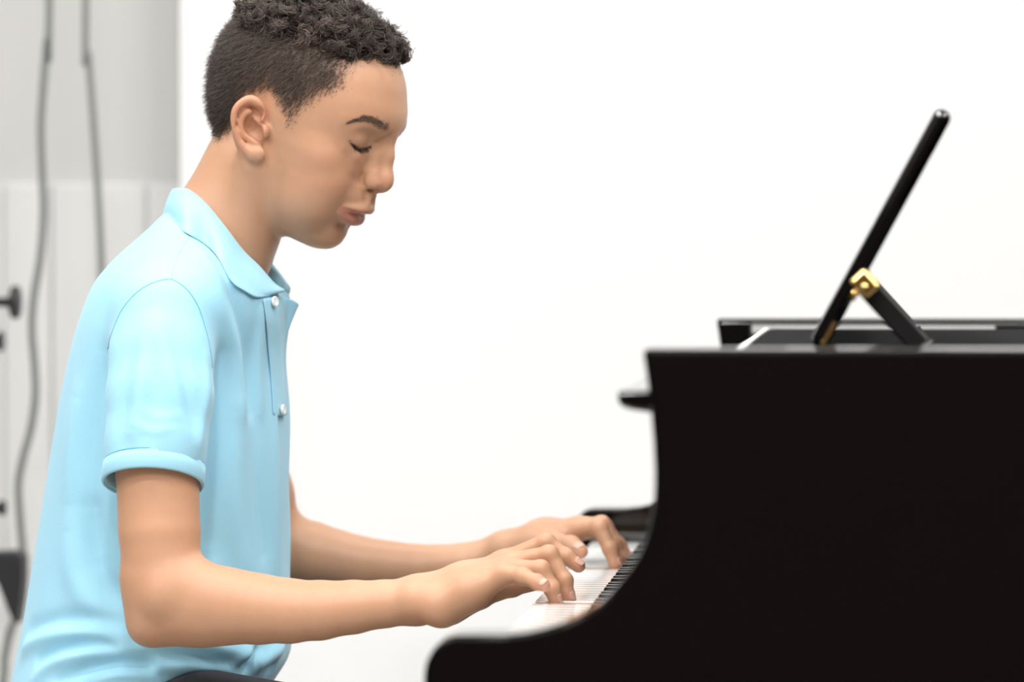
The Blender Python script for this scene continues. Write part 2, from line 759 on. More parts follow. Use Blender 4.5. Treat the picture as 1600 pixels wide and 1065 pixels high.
# shirt silhouette: photo row, back edge, front edge, half width in metres
_SL = [(322, 268, 392, .058), (335, 260, 402, .070), (365, 232, 422, .105), (400, 192, 440, .138), (440, 158, 446, .156), (500, 135, 446, .158),
       (560, 118, 440, .153), (640, 101, 445, .150), (700, 91, 447, .148), (760, 81, 447, .146), (830, 69, 447, .144),
       (900, 57, 448, .144), (960, 48, 450, .148), (1000, 40, 451, .152), (1030, 35, 447, .156), (1050, 31, 432, .158), (1075, 27, 415, .162), (1120, 26, 400, .164), (1180, 34, 385, .158)]
_sz = np.array([W((a + b) / 2, py, YM)[2] for py, a, b, w in _SL])[::-1]
_sl = np.array([W(a, py, YM)[0] for py, a, b, w in _SL])[::-1]
_sr = np.array([W(b, py, YM)[0] for py, a, b, w in _SL])[::-1]
_sw = np.array([w for *_, w in _SL])[::-1]


_zz = np.linspace(_sz[0], _sz[-1], 160)
_ker = np.exp(-np.linspace(-2.2, 2.2, 19) ** 2)
_ker /= _ker.sum()


def _soft(a):
    b = np.interp(_zz, _sz, a)
    return np.convolve(np.pad(b, 9, mode='reflect', reflect_type='odd'), _ker, 'valid')


_sl, _sr, _sw, _sz = _soft(_sl), _soft(_sr), _soft(_sw), _zz


def torso_fn(P, grow=0.0):
    z = P[:, 2]
    a, b, w = np.interp(z, _sz, _sl), np.interp(z, _sz, _sr), np.interp(z, _sz, _sw)
    cx, L = (a + b) / 2, (b - a) / 2 + grow
    w = w + grow
    n = 2.35
    f = ((np.abs(P[:, 0] - cx) / L) ** n + (np.abs(P[:, 1] - YM) / w) ** n) ** (1 / n)
    d = (f - 1) * np.minimum(L, w) * 0.95
    lo = _sz[0] - grow - z
    d = np.maximum(np.maximum(d, lo), z - _sz[-1] - grow)
    nk = (P - NK_O) @ NK_N - grow                 # the slanting neckline
    return -smin(-d, -nk, 0.012)


NK_O = W(268, 325, YM).astype(np.float32)
_e = W(440, 455, YM) - W(268, 325, YM)
NK_N = np.array([-_e[2], 0, _e[0]])
NK_N = (NK_N / np.linalg.norm(NK_N)).astype(np.float32)
_tc = np.array([W(250, 760, YM)[0], YM, W(250, 760, YM)[2]])

# arms, traced along their middle lines: (px, py, depth, radius in metres)
ARM_R = [(252, 520, 3.432, .034), (246, 640, 3.405, .0360), (246, 740, 3.392, .0360), (249, 830, 3.385, .0352), (253, 890, 3.382, .0340)]
FORE_R = [(261, 938, 3.382, .0345), (306, 945, 3.380, .0330), (356, 950, 3.378, .0312), (405, 953, 3.376, .0290), (453, 955, 3.375, .0270), (500, 953, 3.374, .0254),
          (552, 948, 3.374, .0228), (601, 943, 3.373, .0203), (645, 940, 3.373, .0192)]
ARM_L = [(330, 520, 3.732, .034), (376, 680, 3.752, .036), (402, 775, 3.762, .0355), (414, 838, 3.766, .034)]
FORE_L = [(430, 856, 3.768, .0335), (485, 863, 3.770, .0300), (560, 880, 3.768, .0262), (650, 886, 3.765, .0218), (720, 881, 3.763, .0196), (785, 867, 3.762, .0186)]


def limb(pts):
    w = [(W(a, b, y), r) for a, b, y, r in pts]
    return [Cone(w[i][0], w[i + 1][0], w[i][1], w[i + 1][1]) for i in range(len(w) - 1)]


def finger(pts, k=0.003):
    w = [(W(a, b, y), r) for a, b, y, r in pts]
    n = [Cone(w[i][0], w[i + 1][0], w[i][1], w[i + 1][1]) for i in range(len(w) - 1)]
    # slightly thicker knuckles
    for i in range(1, len(w) - 1):
        n.append(Ell(w[i][0], (w[i][1] * 1.06,) * 3))
    return U(k, n)


FIN_R = dict(
    pinky=[(789, 896, 3.291, .0078), (817, 900, 3.276, .0068), (839, 909, 3.266, .0061), (850, 914, 3.262, .0056)],
    ring=[(790, 888, 3.312, .0085), (845, 889, 3.300, .0074), (862, 918, 3.298, .0065), (868.5, 940, 3.297, .0058)],
    middle=[(792, 880, 3.333, .0088), (858, 866, 3.322, .0076), (882, 906, 3.318, .0067), (888.5, 934, 3.316, .0060)],
    index=[(786, 878, 3.354, .0088), (853, 847, 3.348, .0076), (884, 869, 3.346, .0066), (904, 884, 3.345, .0060)],
    thumb=[(702, 944, 3.352, .0130), (752, 930, 3.372, .0100), (800, 916, 3.380, .0085), (838, 910, 3.384, .0068)],
)
PALM_R = [[(655, 940, 3.312, .0150), (690, 946, 3.304, .0158), (735, 924, 3.298, .0142), (787, 898, 3.293, .0090)],
          [(658, 935, 3.322, .0165), (725, 914, 3.315, .0140), (789, 890, 3.312, .0100)],
          [(658, 931, 3.335, .0160), (725, 908, 3.334, .0135), (791, 882, 3.333, .0105)],
          [(660, 931, 3.345, .0155), (725, 908, 3.352, .0130), (785, 880, 3.354, .0100)],
          [(668, 944, 3.345, .0145), (700, 945, 3.352, .0145), (745, 930, 3.365, .0120)]]
FIN_L = dict(
    index=[(899, 827, 3.735, .0090), (936, 824, 3.715, .0080), (954, 857, 3.708, .0070), (961.5, 882, 3.704, .0062)],
    middle=[(905, 823, 3.757, .0090), (940, 819, 3.742, .0080), (960, 850, 3.735, .0070), (970, 873, 3.731, .0062)],
    ring=[(905, 824, 3.778, .0088), (944, 823, 3.772, .0078), (967, 852, 3.768, .0068), (982, 873, 3.765, .0060)],
    pinky=[(897, 829, 3.798, .0080), (934, 832, 3.805, .0068), (954, 852, 3.808, .0060), (966, 868, 3.810, .0055)],
    thumb=[(835, 855, 3.728, .0135), (866, 849, 3.708, .0105), (892, 852, 3.690, .0088), (907, 861, 3.680, .0072)],
)
PALM_L = [[(795, 861, 3.740, .0165), (850, 841, 3.738, .0145), (898, 828, 3.735, .0102)],
          [(795, 859, 3.750, .0165), (850, 838, 3.756, .0145), (904, 825, 3.757, .0102)],
          [(795, 861, 3.762, .0160), (850, 839, 3.773, .0140), (904, 826, 3.778, .0098)],
          [(795, 865, 3.770, .0150), (850, 845, 3.788, .0135), (896, 831, 3.797, .0090)],
          [(800, 868, 3.745, .0160), (835, 855, 3.730, .0145), (864, 849, 3.712, .0120)]]
for _f, _dy in ((FIN_R, .047), (FIN_L, .010)):
    for _k in _f:
        _f[_k] = [(a, b, y + _dy, r) for a, b, y, r in _f[_k]]
PALM_R = [[(a, b, y + .047, r) for a, b, y, r in c] for c in PALM_R]
PALM_L = [[(a, b, y + .010, r) for a, b, y, r in c] for c in PALM_L]


def hand(fin, palm):
    p = U(0.014, [c for chain in palm for c in limb(chain)])
    four = U(0.0012, [finger(v) for k, v in fin.items() if k != 'thumb'])
    h = U(0.009, p, four)
    return U(0.006, h, finger(fin['thumb']))


arm_r = U(0.016, U(0.002, limb(ARM_R)), U(0.003, limb(FORE_R)))
arm_r = U(0.014, arm_r, Cone(W(224, 900, 3.380), W(233, 976, 3.380), .0160, .0155), Cone(W(236, 974, 3.380), W(320, 974, 3.378), .0165, .0170),
          Ell(W(254, 931, 3.3585), (.0125, .0125, .0125)), Cone(W(272, 912, 3.374), W(450, 950, 3.372), .024, .0185))
arm_l = U(0.016, U(0.003, limb(ARM_L)), U(0.003, limb(FORE_L)))
HAND_R, HAND_L = hand(FIN_R, PALM_R), hand(FIN_L, PALM_L)
arm_r = U(0.012, arm_r, HAND_R)
arm_l = U(0.012, arm_l, HAND_L)

NECK = U(0.02, Cone(W(400, 262, YM), W(346, 368, YM), .046, .0435), Cone(W(346, 368, YM), W(312, 470, YM), .0435, .056),
         Cone(W(402, 250, YM), W(344, 372, YM), .036, .045),
         Cone(W(395, 262, YM - .045), W(385, 415, YM - .016), .012, .009), Cone(W(395, 262, YM + .045), W(385, 415, YM + .016), .012, .009))
TORSO = Fn(lambda P: torso_fn(P, -0.014) + 0.0, _tc, 0.42)
SKIN = U(0.018, U(0.014, HEAD, NECK), U(0.02, TORSO, arm_r, arm_l))
# ------------------------------------------------------------------ the room
wall_m = mat('white_paint', (0.88, 0.88, 0.875), 0.7, 0.2)
noise_bump(wall_m, 60, 0.04, 0.002)
grey_m = mat('pale_grey_paint', (0.56, 0.555, 0.545), 0.7, 0.2)
noise_bump(grey_m, 40, 0.05, 0.002)
panel_m = mat('off_white_panel', (0.66, 0.66, 0.65), 0.6, 0.25)
floor_m = mat('pale_floor', (0.55, 0.53, 0.50), 0.35, 0.4)
noise_bump(floor_m, 9, 0.03, 0.002, col_var=((0.50, 0.48, 0.45), (0.60, 0.58, 0.55)))
ceil_m = mat('ceiling_paint', (0.85, 0.85, 0.84), 0.8, 0.2)
YB = 4.95
xe = float(W(282, 300, YB)[0])
zs = float(W(150, 287, YB + .12)[2])
tag(box('wall_back', (xe, YB, 0.0), (3.2, YB + .15, 3.0), wall_m), kind='structure')
wl_o = tag(box('wall_left', (-3.4, YB + .12, 0.0), (xe, YB + .27, 3.0), grey_m), kind='structure')
tag(box('floor', (-3.4, -1.2, -0.10), (3.2, YB + .27, 0.0), floor_m), kind='structure')
tag(box('ceiling', (-3.4, -1.2, 3.0), (3.2, YB + .27, 3.08), ceil_m), kind='structure')
tag(box('wall_front', (-3.4, -1.35, 0.0), (3.2, -1.2, 3.0), mat('unseen_brown_wall', (0.045, 0.022, 0.017), 0.6, 0.3)), kind='structure')  # unseen wall, added in brown for its reflection in the piano side
# low panelling of upright boards under a shelf line
x_ = xe - .002
while x_ > -2.3:
    w_b = 0.062
    box('board', (x_ - w_b + .0015, YB + .105 + .003 * random.random(), 0.0), (x_, YB + .12, zs), panel_m, wl_o, .002, 1)
    x_ -= w_b

# ------------------------------------------------------------------ cables and a stand behind the boy
cable_m = mat('grey_cable', (0.22, 0.23, 0.22), 0.5, 0.4)


def cable(name, pl, y, r, label, extra_top=True):
    pts = [W(a, b, y) for a, b in pl]
    if extra_top:
        t0 = pts[0]
        pts = [np.array([t0[0] + .03, y, 2.99]), np.array([t0[0] + .015, y, (t0[2] + 2.99) / 2])] + pts
    o = link(name, tube_mesh(name, catmull(pts, 8), r, 10), cable_m)
    return tag(o, label, 'cable')


cable('hanging_cable', [(77, 0), (74, 60), (68, 130), (64, 200), (66, 270), (68, 330), (63, 400), (52, 470), (50, 520), (54, 570), (55, 620), (48, 670), (36, 715), (29, 755), (31, 805), (36, 862)],
      4.72, .0048, 'wavy grey cable hanging down to the black stand at the left edge')
cable('hanging_cable', [(134, 0), (138, 80), (144, 160), (150, 250), (156, 350), (159, 430), (161, 560), (160, 700), (158, 900), (150, 1100)],
      4.74, .0044, 'straight grey cable hanging behind the boy\'s shoulder')
_b0 = W(5, 1065, 4.7)
o = link('floor_cable', tube_mesh('floor_cable', catmull([W(24, 965, 4.7), W(14, 995, 4.7), W(7, 1030, 4.7), _b0, np.array([_b0[0] - .02, 4.7, .35]), np.array([_b0[0] + .05, 4.66, .012]), np.array([_b0[0] - .3, 4.5, .006])], 8), .0046, 10), cable_m)
tag(o, 'grey cable running from the black stand bracket down to the floor', 'cable')

stand_m = mat('black_plastic', (0.018, 0.018, 0.020), 0.45, 0.4)
YS = 4.60
sp_ = W(-34, 500, YS)
STAND = empty('equipment_stand', (float(sp_[0]), YS, 0.0), 'black equipment stand with clamp knobs at the left edge', 'stand')
child(link('pole', tube_mesh('pole', [np.array([sp_[0], YS, 0.05]), np.array([sp_[0], YS, 1.35])], .012, 16), stand_m), STAND)


def knob(px_tip, py, y, R, name='knob'):
    a = W(-34, py, y)
    b = W(px_tip, py, y)
    L = b[0] - a[0]
    prof = [(0, .0055), (L * .70, .0055), (L * .77, .0085), (L * .81, R * .9), (L * .84, R), (L * .975, R), (L, R * .9)]
    return child(link(name, lathe_mesh(name, prof, a, (1, 0, 0), 20), stand_m), STAND)


knob(30, 472, YS, .0195)
knob(5, 533, YS, .012)
knob(9, 793, YS, .009)
# hub with a folded leg bracket
hub = [(-52, 862), (30, 859), (40, 868), (40, 905), (37, 935), (31, 974), (22, 962), (0, 906), (-30, 885), (-52, 882)]
child(extrude_outline('leg_bracket', [(W(a, b, YS)[0], W(a, b, YS)[2]) for a, b in hub], YS - .02, YS + .02, stand_m, None, .003), STAND)
for k in range(3):
    g = math.radians(205 + 120 * k)
    child(link('leg', tube_mesh('leg', [np.array([sp_[0], YS, .50]), np.array([sp_[0] + .30 * math.cos(g), YS + .25 * math.sin(g), .012])], .011, 10), stand_m), STAND)

# ------------------------------------------------------------------ bench
bench_m = mat('bench_black', (0.012, 0.012, 0.013), 0.25, 0.5, coat=0.4)
pad_m = mat('bench_leather', (0.02, 0.02, 0.021), 0.5, 0.4)
hx = float(W(190, 1170, YM)[0])
zt = float(W(225, 1187, YM)[2]) - .084
BEN = empty('piano_bench', (hx, YM, 0.0), 'black padded piano bench under the seated boy', 'bench')
box('seat', (hx - .19, YM - .36, zt - .075), (hx + .17, YM + .36, zt), pad_m, BEN, .018, 4)
box('apron', (hx - .17, YM - .34, zt - .15), (hx + .15, YM + .34, zt - .072), bench_m, BEN, .004)
for sx in (-.15, .13):
    for sy in (-.31, .31):
        box('leg', (hx + sx - .02, YM + sy - .02, 0.0), (hx + sx + .02, YM + sy + .02, zt - .14), bench_m, BEN, .003)
# ------------------------------------------------------------------ grand piano
lac = mat('black_lacquer', (0.0020, 0.0018, 0.0019), 0.06, 0.5, coat=0.3)
satin = mat('black_satin', (0.010, 0.0095, 0.0098), 0.30, 0.45)
brass = mat('brass', (0.83, 0.58, 0.22), 0.22, 0.5, metal=1.0)
steel = mat('steel', (0.75, 0.75, 0.74), 0.2, 0.5, metal=1.0)
ivory = mat('white_key_top', (0.86, 0.855, 0.83), 0.18, 0.5, coat=0.3)
wood = mat('key_wood', (0.55, 0.36, 0.20), 0.6, 0.3)
ebony = mat('black_key_top', (0.012, 0.011, 0.011), 0.22, 0.5)
iron = mat('gold_iron_plate', (0.10, 0.075, 0.04), 0.35, 0.5, metal=0.6)

Y1, TH = 2.732, 0.052
Y2 = 4.135
px_out = [(666, 1066), (667, 1050), (671, 1036), (677.5, 1024), (684, 1015), (692.5, 1007), (700, 1001.5), (710, 998), (722, 997), (752.5, 996.6), (796, 996.6), (827.6, 993.5), (855.7, 987), (884, 978),
          (912, 965.7), (940, 949), (959, 930), (975, 911), (991, 891), (1004, 870), (1012, 850), (1018.4, 829), (1023, 808), (1026, 785), (1027, 760), (1027, 739), (1025, 695), (1021, 648), (1015.5, 600), (1009.8, 562), (1007.5, 549)]
out = [tuple(W(a - 4.5, b - 4.5, Y1)[[0, 2]]) for a, b in px_out]   # blur eats into the dark edge
ztop = out[-1][1]
XE = out[-1][0] + 0.62                        # where the straight side ends
zb = 0.625
pl = [(out[0][0] + .012, zb), (out[0][0] + .001, zb + .02)] + out + [(XE, ztop), (XE, zb)]
KX = float(W(822, 954, 3.262)[0])             # front edge of the white keys
KZ = 0.736
PIANO = empty('grand_piano', (out[-1][0] + .5, (Y1 + Y2 + TH) / 2, 0.0), 'glossy black grand piano with its music desk raised', 'piano')
extrude_outline('side_panel', pl, Y1, Y1 + TH, lac, PIANO, .005, 4)
extrude_outline('side_panel', pl, Y2, Y2 + TH, lac, PIANO, .005, 4)

# curved case behind the straight sides
yn, yf = Y1 + TH / 2, Y2 + TH / 2
bend = catmull([(XE - .01, yn), (XE + .18, yn + .03), (XE + .36, yn + .20), (XE + .50, yn + .48), (XE + .66, yn + .78), (XE + .86, yn + 1.02), (XE + .93, yn + 1.22), (XE + .86, yf - .05), (XE + .70, yf), (XE - .01, yf)], 8)
v, f = [], []
nb_ = len(bend)
tg_ = unit(np.gradient(bend, axis=0))
nrm = np.stack([-tg_[:, 1], tg_[:, 0]], 1)
for s in (-TH / 2, TH / 2):
    for z in (zb, ztop):
        for i in range(nb_):
            v.append((bend[i][0] + nrm[i][0] * s, bend[i][1] + nrm[i][1] * s, z))
for i in range(nb_ - 1):
    f += [(i, i + 1, nb_ + i + 1, nb_ + i), (2 * nb_ + i, 3 * nb_ + i, 3 * nb_ + i + 1, 2 * nb_ + i + 1), (nb_ + i, nb_ + i + 1, 3 * nb_ + i + 1, 3 * nb_ + i), (i, 2 * nb_ + i, 2 * nb_ + i + 1, i + 1)]
child(link('bent_side', mesh('bent_side', v, f), lac, None, smooth=False), PIANO)
# closed main lid far behind the desk, front flap folded onto it
lid = [(XE - .13, yn)] + [tuple(p) for p in bend] + [(XE - .13, yf)]
m_ = len(lid)
vv = [(x, y, ztop + .001) for x, y in lid] + [(x, y, ztop + .020) for x, y in lid]
ff = [tuple(range(m_))[::-1], tuple(range(m_, 2 * m_))] + [(i, (i + 1) % m_, m_ + (i + 1) % m_, m_ + i) for i in range(m_)]
lid_o = child(link('lid', mesh('lid', vv, ff), lac, None, smooth=False), PIANO)
fl = box('front_flap', (XE - .11, yn - .02, ztop + .021), (XE + .30, yf + .02, ztop + .039), lac, lid_o, .004)

# inside: iron plate, inner ledge along the far rim, pin block front
box('iron_plate', (KX + .24, Y1 + TH, ztop - .17), (XE + .2, Y2, ztop - .12), iron, PIANO, .004)
rx0, rx1 = float(W(1172, 505, Y2 - .05)[0]), float(W(1555, 505, Y2 - .05)[0])
rail_ = box('inner_rail', (rx0, Y2 - .050, ztop - .075), (XE, Y2, ztop - .004), satin, PIANO, .002)
box('rail_strip', (rx0 + .002, Y2 - .0535, ztop - .0150), (rx1, Y2 - .049, ztop - .0068), mat('pale_felt', (0.55, 0.55, 0.54), 0.8, 0.2), rail_, .001)
box('inner_rail', (KX + .22, Y1 + TH, ztop - .075), (XE, Y1 + TH + .045, ztop - .0005), lac, PIANO, .003)
box('pin_block_rail', (KX + .205, Y1 + TH, KZ + .04), (KX + .24, Y2, ztop - .03), satin, PIANO, .003)

# key bed, slip, cheek blocks, fallboard
box('key_bed', (out[0][0] + .02, Y1 + TH, zb), (KX + .28, Y2, KZ - .045), satin, PIANO, .004)
box('key_slip', (KX - .012, Y1 + TH, KZ - .045), (KX - .003, Y2, KZ - .022), lac, PIANO, .003)
KY0 = 2.836
KY1 = KY0 + 52 * .0235
box('cheek_block', (KX - .024, Y1 + TH, KZ - .045), (KX + .16, KY0 - .0015, KZ + .009), lac, PIANO, .006, 3)
box('cheek_block', (KX - .024, KY1 + .0015, KZ - .045), (KX + .16, Y2, KZ + .009), lac, PIANO, .006, 3)
lip0, lip1 = W(967, 609, 2.80), W(967, 639, 2.80)
lz0, lz1, lx = lip1[2], lip0[2], lip0[0]
fb = [(KX + .152, KZ + .012), (KX + .150, KZ + .05), (lx + .052, lz0 - .04), (lx + .040, lz0 - .004), (lx + .010, lz0), (lx + .003, lz0 + .002), (lx, lz0 + .006), (lx, lz1), (lx + .055, lz1), (lx + .062, lz1 - .006), (KX + .172, KZ + .06), (KX + .172, KZ + .012)]
extrude_outline('fallboard', fb, Y1 + TH + .002, Y2 - .002, lac, PIANO, .002, 2)
box('key_felt_strip', (KX + .150, KY0, KZ - .03), (KX + .155, KY1, KZ + .004), mat('red_felt', (0.25, 0.02, 0.02), 0.9), PIANO)

# keys
wk = []
pattern = 'ABCDEFG'
notes = [pattern[i % 7] for i in range(52)]   # bass A ... treble C, counted from the far end


def key_mesh(name, lo, hi, r):
    me = box_mesh(name, lo, hi)
    import bmesh
    bm = bmesh.new()
    bm.from_mesh(me)
    es = [e for e in bm.edges if all(v.co.z > (lo[2] + hi[2]) / 2 for v in e.verts) or (abs(e.verts[0].co.z - e.verts[1].co.z) > 1e-6 and e.verts[0].co.x < lo[0] + 1e-6)]
    bmesh.ops.bevel(bm, geom=es, offset=r, segments=2, profile=.5, affect='EDGES')
    bm.to_mesh(me)
    bm.free()
    return me


wme = key_mesh('white_key', (0, -.01125, -.020), (.150, .01125, 0), .0012)
wme.materials.append(ivory)
wme.materials.append(wood)
for p in wme.polygons:
    if abs(p.normal.y) > .9 and p.area > .001:
        p.material_index = 1
bme = mesh('black_key', [(0, -.0055, -.004), (.095, -.0055, -.004), (.095, .0055, -.004), (0, .0055, -.004), (.006, -.0042, .0105), (.095, -.0045, .0115), (.095, .0045, .0115), (.006, .0042, .0105)],
           [(0, 3, 2, 1), (4, 5, 6, 7), (0, 1, 5, 4), (1, 2, 6, 5), (2, 3, 7, 6), (3, 0, 4, 7)])
bme.materials.append(ebony)


def put(name, me, x, y, z, tilt=0.0):
    o = bpy.data.objects.new(name, me)
    COL.objects.link(o)
    o.location = (x, y, z)
    o.rotation_euler = (0, tilt, 0)
    return child(o, PIANO)


down = {}
for _fi, _dp in ((FIN_R['ring'], .0065), (FIN_L['index'], .003)):
    down[int((KY1 - W(*_fi[-1][:3])[1]) / .0235)] = _dp
for i in range(52):
    yy = KY1 - (i + .5) * .0235
    dz = down.get(i, 0.0)
    put('white_key', wme, KX, yy, KZ - dz, -dz / .15)
    if i < 51 and notes[i] in 'CDFGA' and not (notes[i] == 'A' and False):
        sh = {'C': .0018, 'D': -.0018, 'F': .0022, 'G': 0.0, 'A': -.0022}[notes[i]]
        put('black_key', bme, KX + .052, KY1 - (i + 1) * .0235 + sh, KZ)

# music desk
ya, yb = 3.06, 3.84
d0, d1 = W(1276, 541, ya), W(1478, 172, ya)
DESK_N = unit(np.array([-(d1 - d0)[2], 0, (d1 - d0)[0]]))
mid0, mid1 = d0 + np.array([0, (yb - ya) / 2, 0]), d1 + np.array([0, (yb - ya) / 2, 0])
desk = link('music_desk', bar_mesh('music_desk', mid0, mid1, yb - ya, .0142, (0, 1, 0)), lac, None, smooth=False)
bevel(desk, .0066, 5)
tag(child(desk, PIANO), 'raised music desk seen edge on')
s0, s1 = W(1351, 444, 3.075), W(1440, 542, 3.075)
for dy in (0.0, .70):
    off = np.array([0, dy, 0])
    st = link('desk_strut', bar_mesh('desk_strut', s0 + off, s1 + off, .022, .0168, (0, 1, 0)), satin, None, smooth=False)
    child(bevel(st, .002, 2), desk)
    hp_ = W(1353, 445, 3.062) + off
    ex = unit(s1 - s0)
    hb = link('hinge', bar_mesh('hinge', hp_ - ex * .011, hp_ + ex * .009, .026, .0165, (0, 1, 0)), brass, None, smooth=False)
    child(bevel(hb, .003, 2), desk)
    du = unit(d1 - d0)
    pl_c = W(1345, 446, 3.066) + off
    child(link('hinge_plate', bar_mesh('hinge_plate', pl_c - du * .013, pl_c + du * .013, .020, .0028, (0, 1, 0)), brass, None, smooth=False), desk)
    hc = W(1336, 458, 3.066) + off
    child(link('hinge_pin', lathe_mesh('hinge_pin', [(-.014, .003), (.014, .003)], hc, (0, 1, 0), 12), brass), desk)
    child(link('hinge_screw', lathe_mesh('hinge_screw', [(0, .0035), (.0012, .0030)], W(1351, 449, 3.048) + off, (0, -1, 0), 12), brass), desk)
    lo_c = W(1293, 524, 3.062) + off
    child(link('lower_hinge', bar_mesh('lower_hinge', lo_c - du * .010, lo_c + du * .012, .03, .0035, (0, 1, 0)), brass, None, smooth=False), desk)
    child(link('lower_hinge_pin', lathe_mesh('lower_hinge_pin', [(-.013, .0022), (.013, .0022)], lo_c - du * .006 - np.array([0, 0, .0]), (0, 1, 0), 12), brass), desk)
    ft = W(1447, 541, 3.075) + off
    child(link('strut_foot', bar_mesh('strut_foot', ft - np.array([.006, 0, .004]), ft + np.array([.006, 0, .003]), .026, .004, (0, 1, 0)), steel, None, smooth=False), desk)
# tray the desk stands on
tray_m = mat('matt_black', (0.012, 0.013, 0.013), 0.85, 0.04)
tx0 = float(W(1156, 545, ya - .05)[0])
tz = float(W(1156, 545, ya - .05)[2])
tr = link('desk_tray', box_mesh('desk_tray', (tx0, ya - .05, tz - .014), (tx0 + .34, yb + .05, tz)), tray_m, None, smooth=False)
child(bevel(tr, .006, 4), PIANO)
edge = link('tray_highlight', box_mesh('tray_highlight', (tx0 - .0035, ya - .05, tz - .008), (tx0 + .0025, yb + .05, tz + .0012)), mat('pale_highlight', (0.75, 0.75, 0.73), 0.3, 0.5), None, smooth=False)  # highlight along the tray's front edge, put in as a pale strip
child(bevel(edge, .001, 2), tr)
for yy in (Y1 + TH + .03, Y2 - .03):
    box('desk_rail', (tx0 + .02, min(yy, ya) if yy < 3.4 else yb, tz - .030), (tx0 + .36, ya if yy < 3.4 else yy, tz - .014), satin, PIANO, .002)

# legs
for lx_, ly_ in ((KX + .12, Y1 + .10), (KX + .12, Y2 - .05), (XE + .62, yf - .30)):
    prof = [(0, .022), (.03, .028), (.06, .030), (.10, .034), (.30, .052), (.46, .066), (.52, .070), (.54, .058), (zb, .060)]
    child(link('leg', lathe_mesh('leg', prof, (lx_, ly_, 0.0), (0, 0, 1), 8), lac, None, smooth=False), PIANO)
# ------------------------------------------------------------------ the boy: meshes
PERSON = empty('person', (float(_tc[0]), YM, 0.0), 'boy in light blue polo shirt playing the black grand piano', 'person')

SKIN_H = 0.00135
bv, bq = surface(SKIN, (-1.06, 3.2, 0.62), (-0.05, 3.9, 1.34), SKIN_H)
bv = relax(bv, bq, 2, 0.5)
body_me = mesh_np('body', bv, bq)
skin = mat('skin', (0.62, 0.38, 0.24), 0.42, 0.4, sss=0.18, sss_s=0.005)
_a = attr_color(skin)
_N, _L, _b = nodes(skin)
_nz = _N.new('ShaderNodeTexNoise')
_nz.inputs['Scale'].default_value = 900
_nz.inputs['Detail'].default_value = 2
_tcn = _N.new('ShaderNodeTexCoord')
_L.new(_tcn.outputs['Object'], _nz.inputs['Vector'])
_bp = _N.new('ShaderNodeBump')
_bp.inputs['Strength'].default_value = 0.2
_bp.inputs['Distance'].default_value = 0.0006
_L.new(_nz.outputs['Fac'], _bp.inputs['Height'])
_L.new(_bp.outputs['Normal'], _b.inputs['Normal'])
body = child(link('body', body_me, skin), PERSON)
BVH = BVHTree.FromPolygons([tuple(p) for p in bv], [tuple(q) for q in bq.tolist()], all_triangles=False)


def hit(px, py, bvh=None):
    d = Vector(ray(px, py)).normalized()
    loc, n, i, t = (bvh or BVH).ray_cast(Vector(CAM), d)
    return (np.array(loc), np.array(n)) if loc is not None else (None, None)


def vnormals(me):
    n = np.empty(len(me.vertices) * 3, np.float32)
    me.vertices.foreach_get('normal', n)
    return n.reshape(-1, 3)


bn = vnormals(body_me)
bl = head_local(bv)                          # head-frame millimetres of every vertex

# hairline on the near side of the head, found on the skull itself
_hl = [(630, 119), (606, 103), (591, 96), (570, 97), (557, 110), (551, 140), (515, 155), (490, 169), (472, 184), (459, 204), (447, 203), (437, 178), (420, 150),
       (372, 160), (362, 188), (351, 224), (336, 226)]
_poly = [(130.0, 75.0)]
for p in _hl:
    h_, _n = hit(*p)
    if h_ is not None:
        q_ = head_local(h_)
        _poly.append((q_[0], q_[2]))
_poly += [(-200.0, _poly[-1][1] - 2), (-200.0, 300.0), (130.0, 300.0)]
_poly = np.array(_poly)


def poly_sd(x, z, P=_poly):
    """signed distance (positive inside) to a polygon in the head's side plane"""
    d = np.full(x.shape, 1e9)
    inside = np.zeros(x.shape, bool)
    for i in range(len(P)):
        a, b = P[i], P[(i + 1) % len(P)]
        e = b - a
        wx, wz = x - a[0], z - a[1]
        t = np.clip((wx * e[0] + wz * e[1]) / (e @ e), 0, 1)
        d = np.minimum(d, np.hypot(wx - t * e[0], wz - t * e[1]))
        c = ((a[1] > z) != (b[1] > z)) & (x < (b[0] - a[0]) * (z - a[1]) / (b[1] - a[1] + 1e-12) + a[0])
        inside ^= c
    return np.where(inside, d, -d)


def smoothstep(a, b, x):
    t = np.clip((x - a) / (b - a), 0, 1)
    return t * t * (3 - 2 * t)


near_head = (np.abs(bl) < 140).all(1) & (bl[:, 2] > -110)
hd = np.full(len(bv), -50.0)
hd[near_head] = poly_sd(bl[near_head, 0], bl[near_head, 2])
# the ear itself carries no hair
_ec = head_local(hit(389, 200)[0])
earmask = (np.hypot(bl[:, 0] - _ec[0], (bl[:, 2] - _ec[2]) * 0.62) < 20.5) & (np.abs(bl[:, 1]) > 66) & near_head

# pigment of the skin
tint = np.tile(np.array([0.575, 0.318, 0.193]), (len(bv), 1))


def paint(w, col):
    global tint
    tint = tint * (1 - w[:, None]) + np.array(col) * w[:, None]


def blob(c, r):
    q = bl - np.array(c)
    q2 = bl * np.array([1, -1, 1]) - np.array(c)
    return np.maximum(np.exp(-(q ** 2).sum(1) / r ** 2), np.exp(-(q2 ** 2).sum(1) / r ** 2)) * near_head


